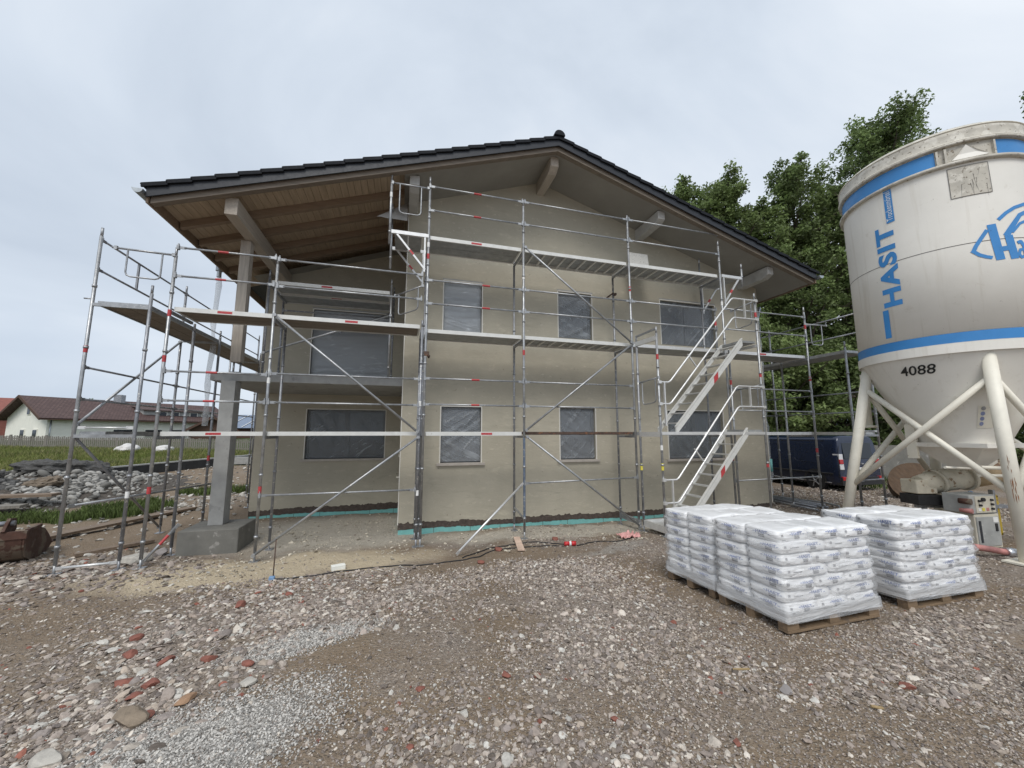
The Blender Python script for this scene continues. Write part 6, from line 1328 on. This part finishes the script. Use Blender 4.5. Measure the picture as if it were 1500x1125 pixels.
n = 7000; x = r.uniform(9.5, 22, n); y = r.uniform(9.5, 16, n); k = (x > 14.5) | (y > 13.6); x, y = x[k], y[k]; n = len(x); grass('weeds', x, y, r.uniform(.05, .3, n), r.uniform(.02, .04, n), np.array((.07, .11, .03)) * r.uniform(.6, 1.5, (n, 1)), seed=77)

# ------------------------------------------------------------------ trees
def tree(x, y, H, crown0, rad, seed, label, nl=46, leaf=.165, hue=0., per=(66, 95), lean=(0, 0), name='tree', grp='trees behind the house', narrow=1.0):
    """tapered trunk, rising limbs with side branches, leaf clumps round the branch ends"""
    r = np.random.default_rng(seed); t = thing(name, (x, y, gh(x, y)), label, name.replace('_', ' '), grp); zb = gh(x, y)
    mb = MB(); top = Vector((x + lean[0], y + lean[1], zb + H * .93)); base = Vector((x, y, zb - .2))
    tp = [base.lerp(top, k / 8) + Vector((.18 * noise.noise((k * .7, seed, 0)), .18 * noise.noise((k * .7, seed, 5)), 0)) * min(1, k) for k in range(9)]
    r0 = .018 * H; mb.curve(tp, [max(.02, r0 * (1 - k / 8.6)) for k in range(9)], 9)
    cl = []
    def bez(k): k = min(max(k, 0), .999) * 8; i = int(k); return tp[i].lerp(tp[i + 1], k - i)
    for i in range(nl):
        f = (i + r.random()) / nl; f = crown0 + (1 - crown0) * f; p = bez(f); az = i * 2.4 + r.uniform(-.5, .5)
        prof = math.sin(min(1, (f - crown0) / (1 - crown0) * .82 + .16) * math.pi) ** .7; L_ = rad * (.35 + .75 * prof) * r.uniform(.65, 1.15); up_ = r.uniform(.35, .95) * (1 if f < .8 else 1.5)
        d = Vector((math.cos(az), math.sin(az), up_ * narrow)).normalized(); pts = [p]
        for s_ in range(4): d = (d + Vector((r.uniform(-.2, .2), r.uniform(-.2, .2), r.uniform(-.12, .2)))).normalized(); pts.append(pts[-1] + d * L_ / 4)
        mb.curve(pts, [max(.012, .006 * H * (1 - f) + .03) * (1 - k * .2) for k in range(5)], 5)
        for s_ in (2, 3, 4):
            for j in range(4 if s_ < 4 else 2):
                q = pts[s_] + Vector((r.uniform(-1, 1), r.uniform(-1, 1), r.uniform(-.4, .7))) * L_ * .24 * (s_ != 4 or j > 0); cl.append((q, r.uniform(.22, .47) * (1.0 if s_ < 4 else .85) * (rad / 2.6) ** .5))
                if s_ < 4: mb.tube(pts[s_], q, .014, .006, 4, False)
    mb.build('trunk', 'bark', t)
    P_ = []; N_ = []; Cc = []; S_ = []
    for q, rr in cl:
        m = int(r.integers(*per) * (rr / .48) ** 1.6); d = r.normal(size=(m, 3)); d /= np.linalg.norm(d, axis=1)[:, None]; rad_ = rr * r.random(m) ** .45
        P_.append(np.array(q) + d * rad_[:, None] * np.array((1.1, 1.1, .85))); nn = d * .5 + r.normal(size=(m, 3)) * .7 + np.array((0, 0, .55)); N_.append(nn / np.linalg.norm(nn, axis=1)[:, None])
        b = np.array((.165, .225, .085)) * r.uniform(.55, 1.4) + np.array((.022, .014, 0)) * hue; Cc.append(b * r.uniform(.65, 1.4, (m, 1))); S_.append(r.uniform(.7, 1.3, m) * leaf)
    P_ = np.concatenate(P_); N_ = np.concatenate(N_); Cc = np.clip(np.concatenate(Cc), .01, .4); S_ = np.concatenate(S_); n = len(P_)
    a = np.cross(N_, r.normal(size=(n, 3))); a /= np.linalg.norm(a, axis=1)[:, None] + 1e-9; b = np.cross(N_, a)
    V = np.empty((n, 4, 3)); h = S_[:, None] / 2; V[:, 0] = P_ - a * h * 1.1; V[:, 1] = P_ - b * h * .62 + N_ * h * .18; V[:, 2] = P_ + a * h * 1.1; V[:, 3] = P_ + b * h * .62 + N_ * h * .18
    o = npmesh('crown', V.reshape(-1, 3) - np.array((x, y, zb)), np.arange(n * 4).reshape(-1, 4), 'leaves', np.repeat(Cc, 4, 0)); o.parent = t
    return n
TL = [(15.0, 17.4, 16.3, .14, 3.0, 1, 'leftmost tall tree rising above the right roof slope', .4), (17.5, 16.6, 17.2, .14, 2.3, 2, 'second tall tree from the left above the right roof slope, narrow pointed top', .6), (21.0, 15.4, 17.4, .14, 2.9, 3, 'third tall tree from the left, bushy, half way between roof and silo', .35),
      (19.6, 16.3, 15.2, .12, 2.5, 7, 'slender tree filling the gap between the second and third tall trees', .45), (23.3, 14.6, 16.2, .12, 2.6, 10, 'slender tree between the third tall tree and the tallest one', .25), (25.9, 13.6, 19.9, .13, 4.3, 4, 'tallest tree, its spreading top just left of the silo rim', .15), (35.6, 10.6, 22.2, .25, 3.0, 5, 'tall tree mostly hidden behind the silo, only twigs showing above its rim', .15),
      (24.0, 18.5, 15.0, .06, 3.6, 6, 'dark tree in the second row behind the tall trees', 0), (29.5, 15, 16.5, .08, 3.8, 8, 'dark tree in the second row directly behind the silo', 0)]
for x, y, H, c0, rd, sd_, lb_, hue in TL: tree(x, y, H, c0, rd, sd_, lb_, 72 if H > 15.5 else 56, hue=hue, narrow=1.2)
HB = [(17.6, 14.4, 6.6, 2.9, 23, 'leafy shrub directly above the blue van roof, beside the house corner'), (20.5, 13.6, 5.6, 2.7, 24, 'leafy shrub behind the left silo leg, above the low concrete wall'), (23.8, 12.4, 5.4, 2.8, 25, 'leafy shrub behind the silo cone'), (27.5, 11.4, 5.4, 2.8, 26, 'leafy shrub behind the right silo leg'), (20.5, 16.6, 8.0, 3.0, 28, 'taller shady shrub rising behind the one above the van')]
for x, y, H, rd, sd_, lb_ in HB: tree(x, y, H, .02, rd, sd_, lb_, 44, .16, .7 if sd_ % 2 else .3, (70, 105), name='shrub', grp='shrubs under the trees', narrow=.8)
tree(-44, 70, 5.5, .1, 1.6, 41, 'small dark tree beyond the white house roof', 20, .35, 0, (30, 50))
